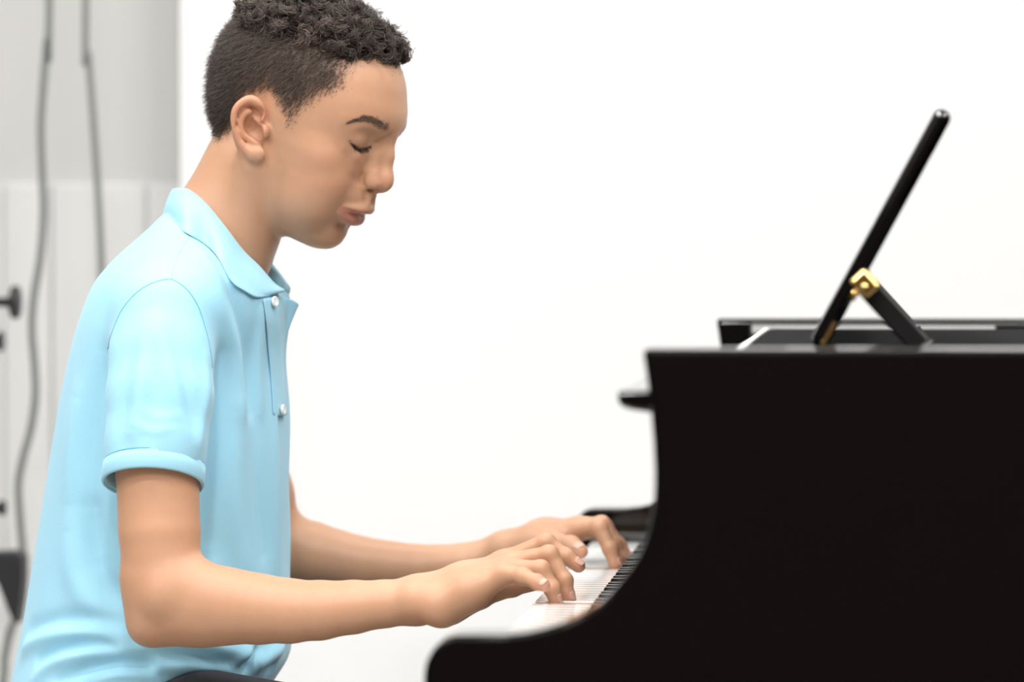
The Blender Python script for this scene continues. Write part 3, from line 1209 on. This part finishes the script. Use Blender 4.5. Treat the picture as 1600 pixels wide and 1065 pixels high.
paint(0.45 * blob((56, -48, -30), 24), (0.60, 0.275, 0.185))
paint(0.40 * blob((92, -4, -19), 13), (0.62, 0.285, 0.19))
paint(0.45 * blob((70, -30, -4), 11), (0.45, 0.225, 0.14))
_er = np.hypot(bl[:, 0] - _ec[0], (bl[:, 2] - _ec[2]) * 0.62)
paint(0.5 * smoothstep(21, 15, _er) * smoothstep(64, 72, np.abs(bl[:, 1])) * near_head, (0.64, 0.265, 0.155))
_lipU, _lipL = chain([(88.5, 0, -50), (87.2, -9, -50.4), (82.4, -18, -51.6), (74.5, -28, -53.4)], [3.0, 2.9, 2.2, 0.6]), \
    chain([(81, 0, -59.8), (80, -9, -59.6), (76.8, -18, -58), (73, -27, -55.2)], [5.2, 4.9, 3.5, 0.6])
_q = bl.copy()
_q[:, 1] = -np.abs(_q[:, 1])
_sel = np.where(near_head & (_q[:, 0] > 60) & (_q[:, 2] < -38) & (_q[:, 2] > -72))[0]
_ld = np.full(len(bv), 9.0)
_k, CUT = CUT, 1e4
_ld[_sel] = U(0.5, _lipU, _lipL).ev(_q[_sel].astype(np.float32), np.array([78, -10, -54.0]), 40.0)
CUT = _k
paint(0.8 * smoothstep(1.9, 0.9, _ld), (0.50, 0.185, 0.150))
for _f in (FIN_R, FIN_L):                     # rosier finger ends
    for _nm, _pp in _f.items():
        _t = W(*_pp[-1][:3])
        paint(0.5 * np.exp(-((bv - _t) ** 2).sum(1) / 0.012 ** 2), (0.63, 0.285, 0.20))
_wv = np.sin(bv[:, 0] * 310 + 2 * np.sin(bv[:, 2] * 190)) * np.sin(bv[:, 2] * 270 + 1.7 * np.sin(bv[:, 1] * 230)) * np.sin(bv[:, 1] * 290 + bv[:, 0] * 120)
paint(0.16 * (0.5 + 0.5 * _wv), (0.52, 0.255, 0.15))
_lm = np.full(len(bv), 9.0)
_sel = np.where(near_head & (_q[:, 0] > 50) & (_q[:, 2] < 45) & (_q[:, 2] > -12))[0]
_k, CUT = CUT, 1e4
_lm[_sel] = U(0.1, chain(LASH, [0.3, 0.5, 0.6, 0.6, 0.4])).ev(_q[_sel].astype(np.float32), np.array([68, -30, 5.0]), 60.0)
paint(0.75 * smoothstep(1.6, 0.3, _lm), (0.09, 0.05, 0.04))
_lm[:] = 9.0
_bc = [on_face(HEAD.n, *p) for p in [(547, 191.5), (560, 187.5), (575, 187), (590, 193), (606, 200)]]
_lm[_sel] = U(0.1, chain(_bc, [0.6, 1.8, 2.8, 3.2, 2.4])).ev(_q[_sel].astype(np.float32), np.array([68, -30, 5.0]), 60.0)
CUT = _k
paint(0.3 * smoothstep(2.0, -0.6, _lm), (0.16, 0.09, 0.06))
# cropped hair darkens the scalp where it grows
_scalp = smoothstep(-1.0, 26.0, hd) * (~earmask)
paint(0.85 * _scalp, (0.12, 0.082, 0.064))
set_tint(body_me, tint)

# ---------------- hair
hair_m = mat('hair', (0.05, 0.035, 0.028), 0.5, 0.45)
attr_color(hair_m)


def strands_mesh(name, paths, rad, cols):
    """paths (n,k,3) -> three-sided tapering tubes"""
    n, k, _ = paths.shape
    T = np.gradient(paths, axis=1)
    T /= np.linalg.norm(T, axis=2, keepdims=True) + 1e-12
    ref = np.array([0.37, 0.61, 0.70])
    u = np.cross(T, ref)
    u /= np.linalg.norm(u, axis=2, keepdims=True) + 1e-12
    w = np.cross(T, u)
    V = []
    for s in range(3):
        a = 2 * math.pi * s / 3
        V.append(paths + rad[None, :, None] * (math.cos(a) * u + math.sin(a) * w))
    V = np.stack(V, 2)                        # n,k,3,3
    idx = np.arange(n * k * 3).reshape(n, k, 3)
    Q = []
    for s in range(3):
        s2 = (s + 1) % 3
        Q.append(np.stack([idx[:, :-1, s], idx[:, :-1, s2], idx[:, 1:, s2], idx[:, 1:, s]], -1).reshape(-1, 4))
    me = mesh_np(name, V.reshape(-1, 3), np.concatenate(Q))
    set_tint(me, np.repeat(cols, k * 3, axis=0))
    return me


def sample_verts(w, n):
    p = w / w.sum()
    i = RNG.choice(len(w), n, p=p)
    return i


# line above which the hair is long and curly
_cl = []
for p in [(350, 50), (400, 50), (440, 58), (480, 72), (520, 84), (560, 92), (600, 98)]:
    h_, _n = hit(*p)
    if h_ is not None:
        q_ = head_local(h_)
        _cl.append((q_[0], q_[2]))
_cl = np.array(sorted(_cl))
zc = np.interp(bl[:, 0], _cl[:, 0], _cl[:, 1])
curl = smoothstep(-6, 12, bl[:, 2] - zc) * (hd > 1.5) * near_head
side = (1 - smoothstep(2, 16, bl[:, 2] - zc)) * smoothstep(-2, 16, hd) * near_head * (~earmask)

# curls: clumps of hairs winding together
NC, NS, KS = 620, 9500, 13
ci = sample_verts(curl * (curl > 0.2), NC)
cpos, cn = bv[ci] + RNG.normal(0, .0012, (NC, 3)), bn[ci]
cphi = RNG.uniform(0, 2 * math.pi, NC)
cturn = RNG.uniform(0.8, 1.5, NC) * RNG.choice([-1, 1], NC)
crad = RNG.uniform(.0032, .0060, NC)
fwd = smoothstep(30, 85, head_local(cpos)[:, 0])[:, None]
clen = RNG.uniform(.012, .0195, NC) * (1 + .75 * fwd[:, 0])
cax = unit(cn + RNG.normal(0, .30, (NC, 3)) + 0.55 * fwd * HX - 0.10 * HX * (1 - fwd))
si = sample_verts(curl, NS)
sp = bv[si] + RNG.normal(0, .0010, (NS, 3))
from mathutils.kdtree import KDTree
kd = KDTree(NC)
for i, p in enumerate(cpos):
    kd.insert(p, i)
kd.balance()
near = np.array([kd.find(p)[1] for p in sp])
t = np.linspace(0, 1, KS)
ax = unit(cax[near] + RNG.normal(0, .10, (NS, 3)))
u_ = unit(np.cross(ax, np.array([.3, .5, .81])))
w_ = np.cross(ax, u_)
Lh = clen[near] * RNG.uniform(.75, 1.1, NS) * (0.45 + 0.55 * curl[si])
ph = cphi[near][:, None] + (2 * math.pi * cturn[near])[:, None] * t + RNG.normal(0, .35, NS)[:, None]
rr = crad[near][:, None] * smoothstep(0, .35, t)
paths = (sp[:, None, :] + (cpos[near] - sp)[:, None, :] * (0.55 * t)[None, :, None]
         + ax[:, None, :] * (Lh[:, None] * t)[..., None]
         + u_[:, None, :] * (rr * np.cos(ph))[..., None] + w_[:, None, :] * (rr * np.sin(ph))[..., None])
v_ = RNG.uniform(0.45, 1.8, NC)[near] * RNG.uniform(.8, 1.25, NS)
cols = np.array([0.072, 0.052, 0.043]) * v_[:, None]
hair_me = strands_mesh('curls', paths, np.linspace(.00042, .00026, KS), cols)
hair = child(link('hair', hair_me, hair_m), PERSON)
tag(hair, 'short dark brown curly hair on top of the head')
# cropped sides
NT, KT = 24000, 4
si = sample_verts(side, NT)
sp = bv[si] + RNG.normal(0, .0007, (NT, 3))
n_ = bn[si]
down = unit(-HZ * 1.0 - 0.25 * HX)
ax = unit(0.55 * n_ + 0.55 * (down - n_ * (n_ @ down)[:, None]) + RNG.normal(0, .22, (NT, 3)))
Lh = (.0015 + .0065 * smoothstep(0, 24, hd[si])) * RNG.uniform(.7, 1.2, NT)
t = np.linspace(0, 1, KT)
bend = unit(down + RNG.normal(0, .4, (NT, 3)))
paths = sp[:, None, :] + ax[:, None, :] * (Lh[:, None] * t)[..., None] + bend[:, None, :] * (Lh[:, None] * .35 * t * t)[..., None]
cols = np.array([0.080, 0.058, 0.047]) * RNG.uniform(.6, 1.5, NT)[:, None]
crop = child(link('cropped_hair', strands_mesh('cropped_hair', paths, np.linspace(.00017, .00010, KT), cols), hair_m), PERSON)
tag(crop, 'close cropped dark hair on the side and back of the head')

# eyebrows
_br = [hit(*p)[0] for p in [(545, 192), (555, 188.5), (566, 186), (576, 187), (587, 191.5), (598, 196.5), (608, 201)]]
_br = catmull([head_local(p) for p in _br], 6)
_bw = np.interp(np.linspace(0, 1, len(_br)), [0, .35, .8, 1], [0.8, 2.4, 3.6, 2.8])
for sgn, nm in ((1, 'eyebrow'), (-1, 'eyebrow')):
    n = 520
    tt = RNG.beta(1.6, 1.2, n) * (len(_br) - 1)
    i0 = np.minimum(tt.astype(int), len(_br) - 2)
    fr = (tt - i0)[:, None]
    p = _br[i0] * (1 - fr) + _br[i0 + 1] * fr
    tg = unit(_br[i0] - _br[i0 + 1])
    p[:, 2] += RNG.normal(0, .60, n) * _bw[i0]
    p = p * np.array([1, sgn, 1])
    tg = tg * np.array([1, sgn, 1])
    P0, N0 = [], []
    for q in p:
        l_, n_, _, _ = BVH.find_nearest(Vector(head_world(q)))
        P0.append(l_)
        N0.append(n_)
    P0, N0 = np.array(P0), np.array(N0)
    dirw = unit(tg @ HR.T + 0.35 * HZ * (0.6 + RNG.normal(0, .5, n))[:, None] + 0.25 * N0)
    L_ = RNG.uniform(.0028, .0050, n)[:, None, None]
    t = np.linspace(0, 1, 4)
    paths = P0[:, None, :] - N0[:, None, :] * .0002 + dirw[:, None, :] * L_ * t[None, :, None] - N0[:, None, :] * (L_ * 0.15 * (t * t)[None, :, None])
    o = child(link(nm, strands_mesh(nm, paths, np.array([.00013, .00012, .00010, .00005]), np.array([0.15, 0.10, 0.072]) * RNG.uniform(.7, 1.4, n)[:, None]), hair_m), PERSON)
    tag(o, 'dark eyebrow')
# lashes along the lowered lids
_la = catmull(LASH, 8)
for sgn in (1, -1):
    n = 64
    i0 = RNG.integers(1, len(_la) - 1, n)
    p = (_la[i0] + RNG.normal(0, .25, (n, 3))) * np.array([1, sgn, 1])
    out = unit(_la[i0] - np.array([55, -28, 12])) * np.array([1, sgn, 1])
    dl = unit(out * 0.8 + np.array([0.35, 0, -0.55]) + RNG.normal(0, .12, (n, 3)))
    L_ = RNG.uniform(3, 5.5, n)[:, None, None]
    t = np.linspace(0, 1, 5)
    path = p[:, None, :] + dl[:, None, :] * L_ * t[None, :, None] + np.array([0.15, 0, 0.5]) * L_ * (t * t)[None, :, None] * .45
    path = path - out[:, None, :] * 0.8
    path = head_world(path.reshape(-1, 3)).reshape(path.shape)
    o = child(link('eyelashes', strands_mesh('eyelashes', path, np.array([.00026, .00023, .00019, .00014, .00006]), np.tile([0.02, 0.014, 0.012], (n, 1))), hair_m), PERSON)
    tag(o, 'dark lashes of a lowered eyelid')

# fingernails
nail_m = mat('nail', (0.69, 0.40, 0.31), 0.38, 0.4, sss=0.1, sss_s=.002)


def nail(pp, dorsal, wid=50, ln=.0088):
    a, b = W(*pp[-2][:3]), W(*pp[-1][:3])
    ra, rb = pp[-2][3], pp[-1][3]
    A = unit(b - a)
    n = np.asarray(dorsal, float)
    n = unit(n - A * (n @ A))
    s = np.cross(A, n)
    rows, colsn = 9, 9
    v = []
    for lay in (0.00022, -0.0006):
        for i in range(rows):
            q = i / (rows - 1)
            for j in range(colsn):
                g = (j / (colsn - 1) * 2 - 1)
                wq = math.radians(wid) * (0.86 + 0.14 * math.sin(math.pi * min(1, q * 1.2))) * (1 - 0.25 * max(0, q - .8) / .2)
                th = g * wq
                along = (q - 0.62) * ln + (-0.0010 * (g * g) * (1 if q > .5 else -1) if q in (0.0, 1.0) else 0)
                r = (ra + rb) / 2 if along < -.004 else rb + (ra - rb) * max(0, -along) / .012
                v.append(b + A * along + (r + lay) * (math.cos(th) * n + math.sin(th) * s))
    f = []
    m = rows * colsn
    for i in range(rows - 1):
        for j in range(colsn - 1):
            k = i * colsn + j
            f.append((k, k + 1, k + colsn + 1, k + colsn))
            f.append((m + k, m + k + colsn, m + k + colsn + 1, m + k + 1))
    ring = [j for j in range(colsn)] + [i * colsn + colsn - 1 for i in range(1, rows)] + [(rows - 1) * colsn + j for j in range(colsn - 2, -1, -1)] + [i * colsn for i in range(rows - 2, 0, -1)]
    for i in range(len(ring)):
        a_, b_ = ring[i], ring[(i + 1) % len(ring)]
        f.append((a_, m + a_, m + b_, b_))
    return child(link('fingernail', mesh('fingernail', v, f), nail_m), body)


nail(FIN_R['pinky'], (0.05, -0.75, 0.66))
nail(FIN_R['ring'], (0.95, -0.2, 0.2))
nail(FIN_R['middle'], (0.95, -0.35, 0.2))
nail(FIN_R['index'], (0.62, -0.45, 0.6))
nail(FIN_R['thumb'], (0.1, 0.7, 0.7))
nail(FIN_L['thumb'], (0.35, -0.75, 0.55))
nail(FIN_L['index'], (0.95, -0.1, 0.25))
nail(FIN_L['middle'], (0.95, 0, 0.25))
nail(FIN_L['ring'], (0.9, -0.2, 0.4))
nail(FIN_L['pinky'], (0.9, 0.2, 0.4))
# ------------------------------------------------------------------ polo shirt
SLV_R = [(258, 496, 3.436, .0420), (252, 560, 3.418, .0440), (250, 620, 3.404, .0455), (244, 690, 3.392, .0430), (236, 790, 3.386, .0430)]
SLV_L = [(335, 505, 3.726, .0420), (350, 600, 3.744, .0440), (368, 690, 3.752, .0430), (388, 775, 3.758, .0430)]
HEM_R = [W(240, 732, 3.345), W(190, 786, 3.432), W(152, 752, 3.388), W(318, 752, 3.388)]
hem_c = np.mean(HEM_R, 0)
hem_n = unit(np.cross(HEM_R[3] - HEM_R[2], HEM_R[0] - HEM_R[1]))
if hem_n[2] > 0:
    hem_n = -hem_n
hemL_c = W(378, 742, 3.757)
hemL_n = unit(np.array([0.15, 0.25, -1.0]))


def half(c, n, r=0.16):
    return Fn(lambda P, c=c, n=n: -((P - c.astype(np.float32)) @ n.astype(np.float32)), c, r)


def inner(pts, dr, lo, hi):
    return [Cone(W(*pts[i][:3]), W(*pts[i + 1][:3]), pts[i][3] - dr, pts[i + 1][3] - dr) for i in range(lo, hi)]


slv_r = Sub(0.002, U(0.008, limb(SLV_R)), half(hem_c, hem_n), *inner(SLV_R, .0032, 2, 4))
slv_l = Sub(0.002, U(0.008, limb(SLV_L)), half(hemL_c, hemL_n), *inner(SLV_L, .0032, 2, 3))
_th = [Cone(W(322, 1188, yy), W(610, 1207, yy), .0775, .058) for yy in (3.445, 3.705)]
SHIRT = U(0.016, Fn(lambda P: torso_fn(P, 0.0), _tc, 0.45), slv_r, slv_l)
SHIRT = Sub(0.004, SHIRT, *_th)
sv, sq = surface(SHIRT, (-1.10, 3.28, 0.60), (-0.45, 3.87, 1.14), 0.0018)
sv = relax(sv, sq, 8, 0.5)
shirt_me = mesh_np('shirt', sv, sq)
sn = vnormals(shirt_me)
SB = BVHTree.FromPolygons([tuple(p) for p in sv], [tuple(q) for q in sq.tolist()], all_triangles=False)

# folds and creases: lines across the cloth, height in mm (negative is a groove), width in mm
FOLDS = [
    ([(345, 560), (338, 640), (326, 730), (322, 800), (322, 860)], -7, 13), ([(372, 640), (366, 740), (370, 830), (385, 900)], 4, 13),
    ([(400, 520), (398, 620), (402, 740), (412, 860)], -4, 12), ([(425, 560), (428, 680), (430, 800), (434, 900)], 3.5, 11),
    ([(340, 412), (366, 470), (388, 560), (396, 640)], -5, 9), ([(318, 405), (345, 470), (368, 560), (376, 640)], 4.5, 11), ([(408, 490), (404, 560), (408, 640)], 3, 8),
    ([(165, 560), (148, 640), (140, 720), (140, 800), (152, 870)], -6, 14), ([(120, 620), (112, 700), (108, 790)], 3.5, 15),
    ([(142, 800), (150, 880), (178, 925), (215, 950)], -6.5, 13), ([(110, 830), (118, 900), (150, 950), (200, 975)], 5, 15),
    ([(48, 985), (90, 972), (150, 968), (195, 975)], -5, 9), ([(40, 1012), (70, 994), (120, 986), (190, 996)], 6, 9), ([(62, 1030), (100, 1012), (150, 1006), (180, 1012)], -6, 6),
    ([(55, 1062), (85, 1036), (140, 1020), (225, 1014)], 6, 8), ([(95, 1062), (130, 1046), (180, 1036), (235, 1038)], -6, 6), ([(150, 1062), (190, 1054), (232, 1056)], 4, 6), ([(232, 985), (250, 1010), (252, 1035)], 3, 8),
    ([(240, 1022), (300, 1022), (350, 1035), (390, 1042)], -7, 8), ([(270, 1012), (330, 1012), (380, 1022)], 5, 9), ([(250, 1045), (300, 1040), (350, 1046)], 4, 6),
    ([(390, 1012), (378, 1030), (362, 1042)], 5, 7), ([(440, 1010), (420, 1024), (400, 1040)], 6, 8), ([(448, 1030), (430, 1040), (420, 1048)], -5, 5), ([(405, 1010), (395, 1028), (385, 1045)], -5, 5),
    ([(205, 520), (194, 590), (192, 660), (196, 700)], -2.6, 13), ([(228, 520), (218, 600), (205, 670)], 3.5, 9), ([(240, 500), (262, 560), (278, 630), (300, 690)], 3.2, 8),
    ([(268, 520), (288, 590), (300, 660)], -3.0, 8), ([(225, 640), (245, 652), (275, 650)], 1.6, 5), ([(215, 664), (240, 672), (268, 668)], 1.5, 5), ([(322, 560), (318, 640), (308, 705)], 3.0, 7), ([(240, 580), (240, 620), (230, 690)], -2.2, 7),
]
disp = np.zeros(len(sv))
for pl, amp, sig in FOLDS:
    pts = []
    for p in pl:
        h_, _n = hit(*p, SB)
        if h_ is not None:
            pts.append(h_)
    if len(pts) < 2:
        continue
    pts = catmull(pts, 6)
    lo, hi = pts.min(0) - .04, pts.max(0) + .04
    m = np.where(((sv > lo) & (sv < hi)).all(1))[0]
    d2 = np.full(len(m), 1e9)
    tb = np.zeros(len(m))
    for i in range(len(pts) - 1):
        a, e = pts[i], pts[i + 1] - pts[i]
        tq = np.clip(((sv[m] - a) @ e) / (e @ e), 0, 1)
        dd = ((sv[m] - a - tq[:, None] * e) ** 2).sum(1)
        up = dd < d2
        d2 = np.where(up, dd, d2)
        tb = np.where(up, (i + tq) / (len(pts) - 1), tb)
    disp[m] += amp * .001 * np.exp(-d2 / (sig * .001) ** 2) * np.sin(np.pi * np.clip(tb * .8 + .1, 0, 1)) ** .6
# slack waves in the cloth of the far side and back
disp += 0.0012 * np.sin(sv[:, 2] * 55 + sv[:, 0] * 30) * np.sin(sv[:, 1] * 40 + 1.0) * smoothstep(3.5, 3.7, sv[:, 1])
sv = sv + sn * disp[:, None]
shirt_me.vertices.foreach_set('co', np.ascontiguousarray(sv, np.float32).ravel())
shirt_me.update()
SB = BVHTree.FromPolygons([tuple(p) for p in sv], [tuple(q) for q in sq.tolist()], all_triangles=False)

cloth = mat('pique_cotton', (0.36, 0.675, 0.835), 0.85, 0.2, sheen=0.25)
_N, _L, _b = nodes(cloth)
_tcn = _N.new('ShaderNodeTexCoord')
_vo = _N.new('ShaderNodeTexVoronoi')
_vo.inputs['Scale'].default_value = 1500
_L.new(_tcn.outputs['Object'], _vo.inputs['Vector'])
_nz = _N.new('ShaderNodeTexNoise')
_nz.inputs['Scale'].default_value = 45
_nz.inputs['Detail'].default_value = 5
_L.new(_tcn.outputs['Object'], _nz.inputs['Vector'])
_ad = _N.new('ShaderNodeMath')
_ad.operation = 'MULTIPLY_ADD'
_ad.inputs[1].default_value = 2.2
_L.new(_nz.outputs['Fac'], _ad.inputs[0])
_L.new(_vo.outputs['Distance'], _ad.inputs[2])
_bp = _N.new('ShaderNodeBump')
_bp.inputs['Strength'].default_value = 0.18
_bp.inputs['Distance'].default_value = 0.0012
_L.new(_ad.outputs[0], _bp.inputs['Height'])
_L.new(_bp.outputs['Normal'], _b.inputs['Normal'])
shirt = child(link('polo_shirt', shirt_me, cloth), PERSON)
tag(shirt, 'light blue pique polo shirt')


def on_shirt(pl, lift=0.0, n=6, bvh=None):
    pts = []
    for p in pl:
        h_, n_ = hit(*p, bvh or SB)
        if h_ is not None:
            pts.append(h_)
    c = catmull(pts, n)
    out = []
    for p in c:
        l_, n_, _, _ = (bvh or SB).find_nearest(Vector(p))
        out.append(np.array(l_) + np.array(n_) * lift)
    return np.array(out)


seam_m = mat('seam_thread', (0.13, 0.42, 0.58), 0.9, 0.1)
for pl in ([(268, 436), (250, 438), (228, 447), (205, 465), (186, 492), (174, 522), (168, 545)], [(268, 436), (284, 445), (300, 462), (313, 487), (323, 520), (329, 550), (332, 575)],
           [(296, 371), (283, 388), (274, 408), (268, 436)]):
    p = on_shirt(pl, -.0001)
    child(link('seam', tube_mesh('seam', p, .00055, 6), seam_m if len(pl) > 5 else cloth), shirt)

# ribbed bands at the sleeve ends


def sleeve_band(pts, c, n, name, rad):
    a = unit(W(*pts[-1][:3]) - W(*pts[-2][:3]))
    cc = W(*pts[-2][:3])
    v, f = [], []
    S = 64
    prof = [(-.0160, .0002), (-.0158, .0012), (-.0080, .0015), (-.0012, .0015), (.0004, .0006), (.0004, -.0008), (-.0012, -.0014), (-.0155, -.0016)]
    e1 = unit(np.cross(a, [0, 1, 0]))
    e2 = np.cross(a, e1)
    for k in range(S):
        th = 2 * math.pi * k / S
        dr = math.cos(th) * e1 + math.sin(th) * e2
        # where the sleeve wall meets the hem plane in this direction
        base = cc + dr * rad
        s0 = ((c - base) @ n) / (a @ n)
        for s, r in prof:
            v.append(base + a * (s0 + s) + dr * r)
    m = len(prof)
    ring = np.array([v[k * m] + a * -.0006 for k in range(S)] + [v[0] + a * -.0006])
    child(link('seam', tube_mesh('seam', ring, .0007, 6), seam_m), shirt)
    for k in range(S):
        for j in range(m):
            f.append((k * m + j, k * m + (j + 1) % m, ((k + 1) % S) * m + (j + 1) % m, ((k + 1) % S) * m + j))
    o = child(link(name, mesh(name, v, f), rib_m), shirt)
    return tag(o, 'ribbed sleeve band')


rib_m = mat('ribbed_cotton', (0.37, 0.685, 0.845), 0.85, 0.2, sheen=0.2)
_N, _L, _b = nodes(rib_m)
_tcn = _N.new('ShaderNodeTexCoord')
_wv = _N.new('ShaderNodeTexWave')
_wv.inputs['Scale'].default_value = 260
_L.new(_tcn.outputs['Object'], _wv.inputs['Vector'])
_bp = _N.new('ShaderNodeBump')
_bp.inputs['Strength'].default_value = 0.10
_bp.inputs['Distance'].default_value = 0.0006
_L.new(_wv.outputs['Fac'], _bp.inputs['Height'])
_L.new(_bp.outputs['Normal'], _b.inputs['Normal'])
sleeve_band(SLV_R, hem_c, hem_n, 'sleeve_band', .0432)
sleeve_band(SLV_L, hemL_c, hemL_n, 'sleeve_band', .0432)

# collar: a leaf that folds over a stand around the neck
TOP = [(270, 295, 0), (284, 293, -.026), (298, 298, -.042), (323, 319, -.056), (351, 353, -.058), (379, 390, -.050), (404.6, 415, -.036), (427, 441, -.024), (440, 452, -.018)]
BOT = [(253, 343, 0), (266, 350, -.034), (289, 363, -.066), (323, 384, -.084), (343, 406, -.086), (362, 440, -.080), (382, 455, -.066), (405, 465, -.050), (440, 455, -.020)]


def collar_pts(L_, n=5, lift=None):
    w = []
    for i, (px, py, dy) in enumerate(L_):
        yy = YM + dy
        if lift and 1 < i < len(L_) - 1:
            h_, _n = hit(px, py, SB)
            if h_ is not None:
                yy = h_[1] - lift
        w.append(W(px, py, yy))
    w = np.array(w)
    c = catmull(w, n)
    m = c.copy()
    m[:, 1] = 2 * YM - m[:, 1]
    return np.concatenate([m[:0:-1], c])


ct, cb = collar_pts(TOP), collar_pts(BOT, lift=.003)
for _c in (ct, cb):                            # the far point of the collar sits a little further back
    _c[:6, 0] -= np.linspace(.011, 0, 6)
nv = len(ct)
rows = []
axis_pt = W(345, 368, YM)
for q in np.linspace(0, 1, 9):
    p = ct * (1 - q) + cb * q
    out = p - axis_pt
    out[:, 2] = 0
    out = unit(out)
    bulge = (0.15 + 0.85 * np.clip(np.abs(p[:, 1] - YM) / .05, 0, 1))[:, None]
    p = p + out * bulge * (0.0055 * math.sin(math.pi * min(1, q * 1.15)) + .0012)
    rows.append(p)
inn = []
for q in np.linspace(0.06, 1, 5):
    p = ct.copy()
    out = p - axis_pt
    out[:, 2] = 0
    out = unit(out)
    inn.append(p - out * (.0035 + .002 * q) - np.array([0, 0, .028]) * q - (cb - ct) * 0.0)
allr = inn[::-1] + rows
V = np.concatenate(allr)
Fq = []
R_ = len(allr)
for i in range(R_ - 1):
    for j in range(nv - 1):
        Fq.append((i * nv + j, i * nv + j + 1, (i + 1) * nv + j + 1, (i + 1) * nv + j))
co = link('collar', mesh('collar', V, Fq), rib_m)
sd = co.modifiers.new('thickness', 'SOLIDIFY')
sd.thickness = .0022
sd.offset = 0
ss = co.modifiers.new('smooth', 'SUBSURF')
ss.levels = ss.render_levels = 1
tag(child(co, shirt), 'turned-down ribbed collar')

# open placket: the flap that stands away from the chest, and the buttoned strip below


def sheet(name, rowsets, m, parent, th=.002, sub=1):
    n = len(rowsets[0])
    V = np.concatenate(rowsets)
    Fq = [(i * n + j, i * n + j + 1, (i + 1) * n + j + 1, (i + 1) * n + j) for i in range(len(rowsets) - 1) for j in range(n - 1)]
    o = link(name, mesh(name, V, Fq), m)
    s_ = o.modifiers.new('thickness', 'SOLIDIFY')
    s_.thickness = th
    s_.offset = 0
    s_ = o.modifiers.new('smooth', 'SUBSURF')
    s_.levels = s_.render_levels = sub
    return child(o, parent)


def wl(L_):
    return catmull(np.array([W(*p) for p in L_]), 5)


sheet('placket_flap', [wl([(432, 462, YM + .004), (424, 490, YM + .002), (427, 520, YM + .000), (433, 560, YM), (436, 606, YM)]),
                       wl([(448, 464, YM + .010), (437, 492, YM + .009), (434, 522, YM + .006), (436, 560, YM + .004), (438, 606, YM + .002)]),
                       wl([(469, 474, YM + .022), (456, 504, YM + .018), (448, 530, YM + .014), (444, 562, YM + .008), (441, 606, YM + .003)])], cloth, shirt)
_cols = [[], [], []]
for _py, _px in ((466, 408), (500, 413), (540, 416), (580, 420), (620, 423), (650, 425)):
    for _c, _dx in enumerate((0, 10, 18)):
        h_, n_ = hit(_px + _dx, _py, SB)
        if h_ is None:
            h_, n_ = W(_px + _dx, _py, YM - .02), np.array([.9, -.4, 0])
        _cols[_c].append(h_ + n_ * (.0012, .0016, .0040)[_c])
sheet('placket', [catmull(c, 4) for c in _cols], cloth, shirt)
button_m = mat('shell_button', (0.85, 0.86, 0.84), 0.25, 0.5)
for px, py in ((421.5, 472), (434, 640)):
    h_, n_ = hit(px, py, SB)
    ax = unit(n_ + np.array([0, -.25, 0]))
    prof = [(-.001, .0044), (.0008, .0048), (.0016, .0046), (.0020, .0040), (.0015, .0032), (.0014, .0008)]
    child(link('button', lathe_mesh('button', prof, h_ + n_ * .0045, ax, 20), button_m), shirt)

# ------------------------------------------------------------------ trousers and shoes
tro_m = mat('charcoal_twill', (0.045, 0.042, 0.048), 0.8, 0.2)
noise_bump(tro_m, 700, 0.2, 0.0006)
for_legs = []
for yy, dk in ((3.445, 0.0), (3.705, .03)):
    hip, knee, ank = W(325, 1188, yy), W(610, 1207, yy - (.03 if yy < YM else -.03)), None
    ank = np.array([knee[0] - .02 + dk, knee[1], 0.10])
    for_legs += [Cone(hip, knee, .080, .062), Cone(knee, ank, .058, .042)]
TRO = U(0.03, for_legs, Ell(W(205, 1200, YM), (.10, .145, .095)))
tv, tq = surface(TRO, (-1.15, 3.3, 0.02), (-0.2, 3.86, 0.80), 0.0045, nb=12)
child(link('trousers', mesh_np('trousers', relax(tv, tq, 3, .5), tq), tro_m), PERSON)['label'] = 'dark charcoal trousers'
shoe_m = mat('black_shoe', (0.02, 0.02, 0.02), 0.4, 0.5)
for i in (1, 3):
    a = for_legs[i].b
    S = U(0.03, Cone((a[0] - .045, a[1], .045), (a[0] + .13, a[1], .040), .040, .036), Cone((a[0] - .02, a[1], .05), (a[0] - .01, a[1], .11), .04, .044))
    S = Sub(0.004, S, half(np.array([a[0], a[1], .002]), np.array([0, 0, -1.0]), 0.3))
    v_, q_ = surface(S, (a[0] - .12, a[1] - .08, -.02), (a[0] + .2, a[1] + .08, .18), 0.005, nb=12)
    child(link('shoe', mesh_np('shoe', relax(v_, q_, 2, .5), q_), shoe_m), PERSON)
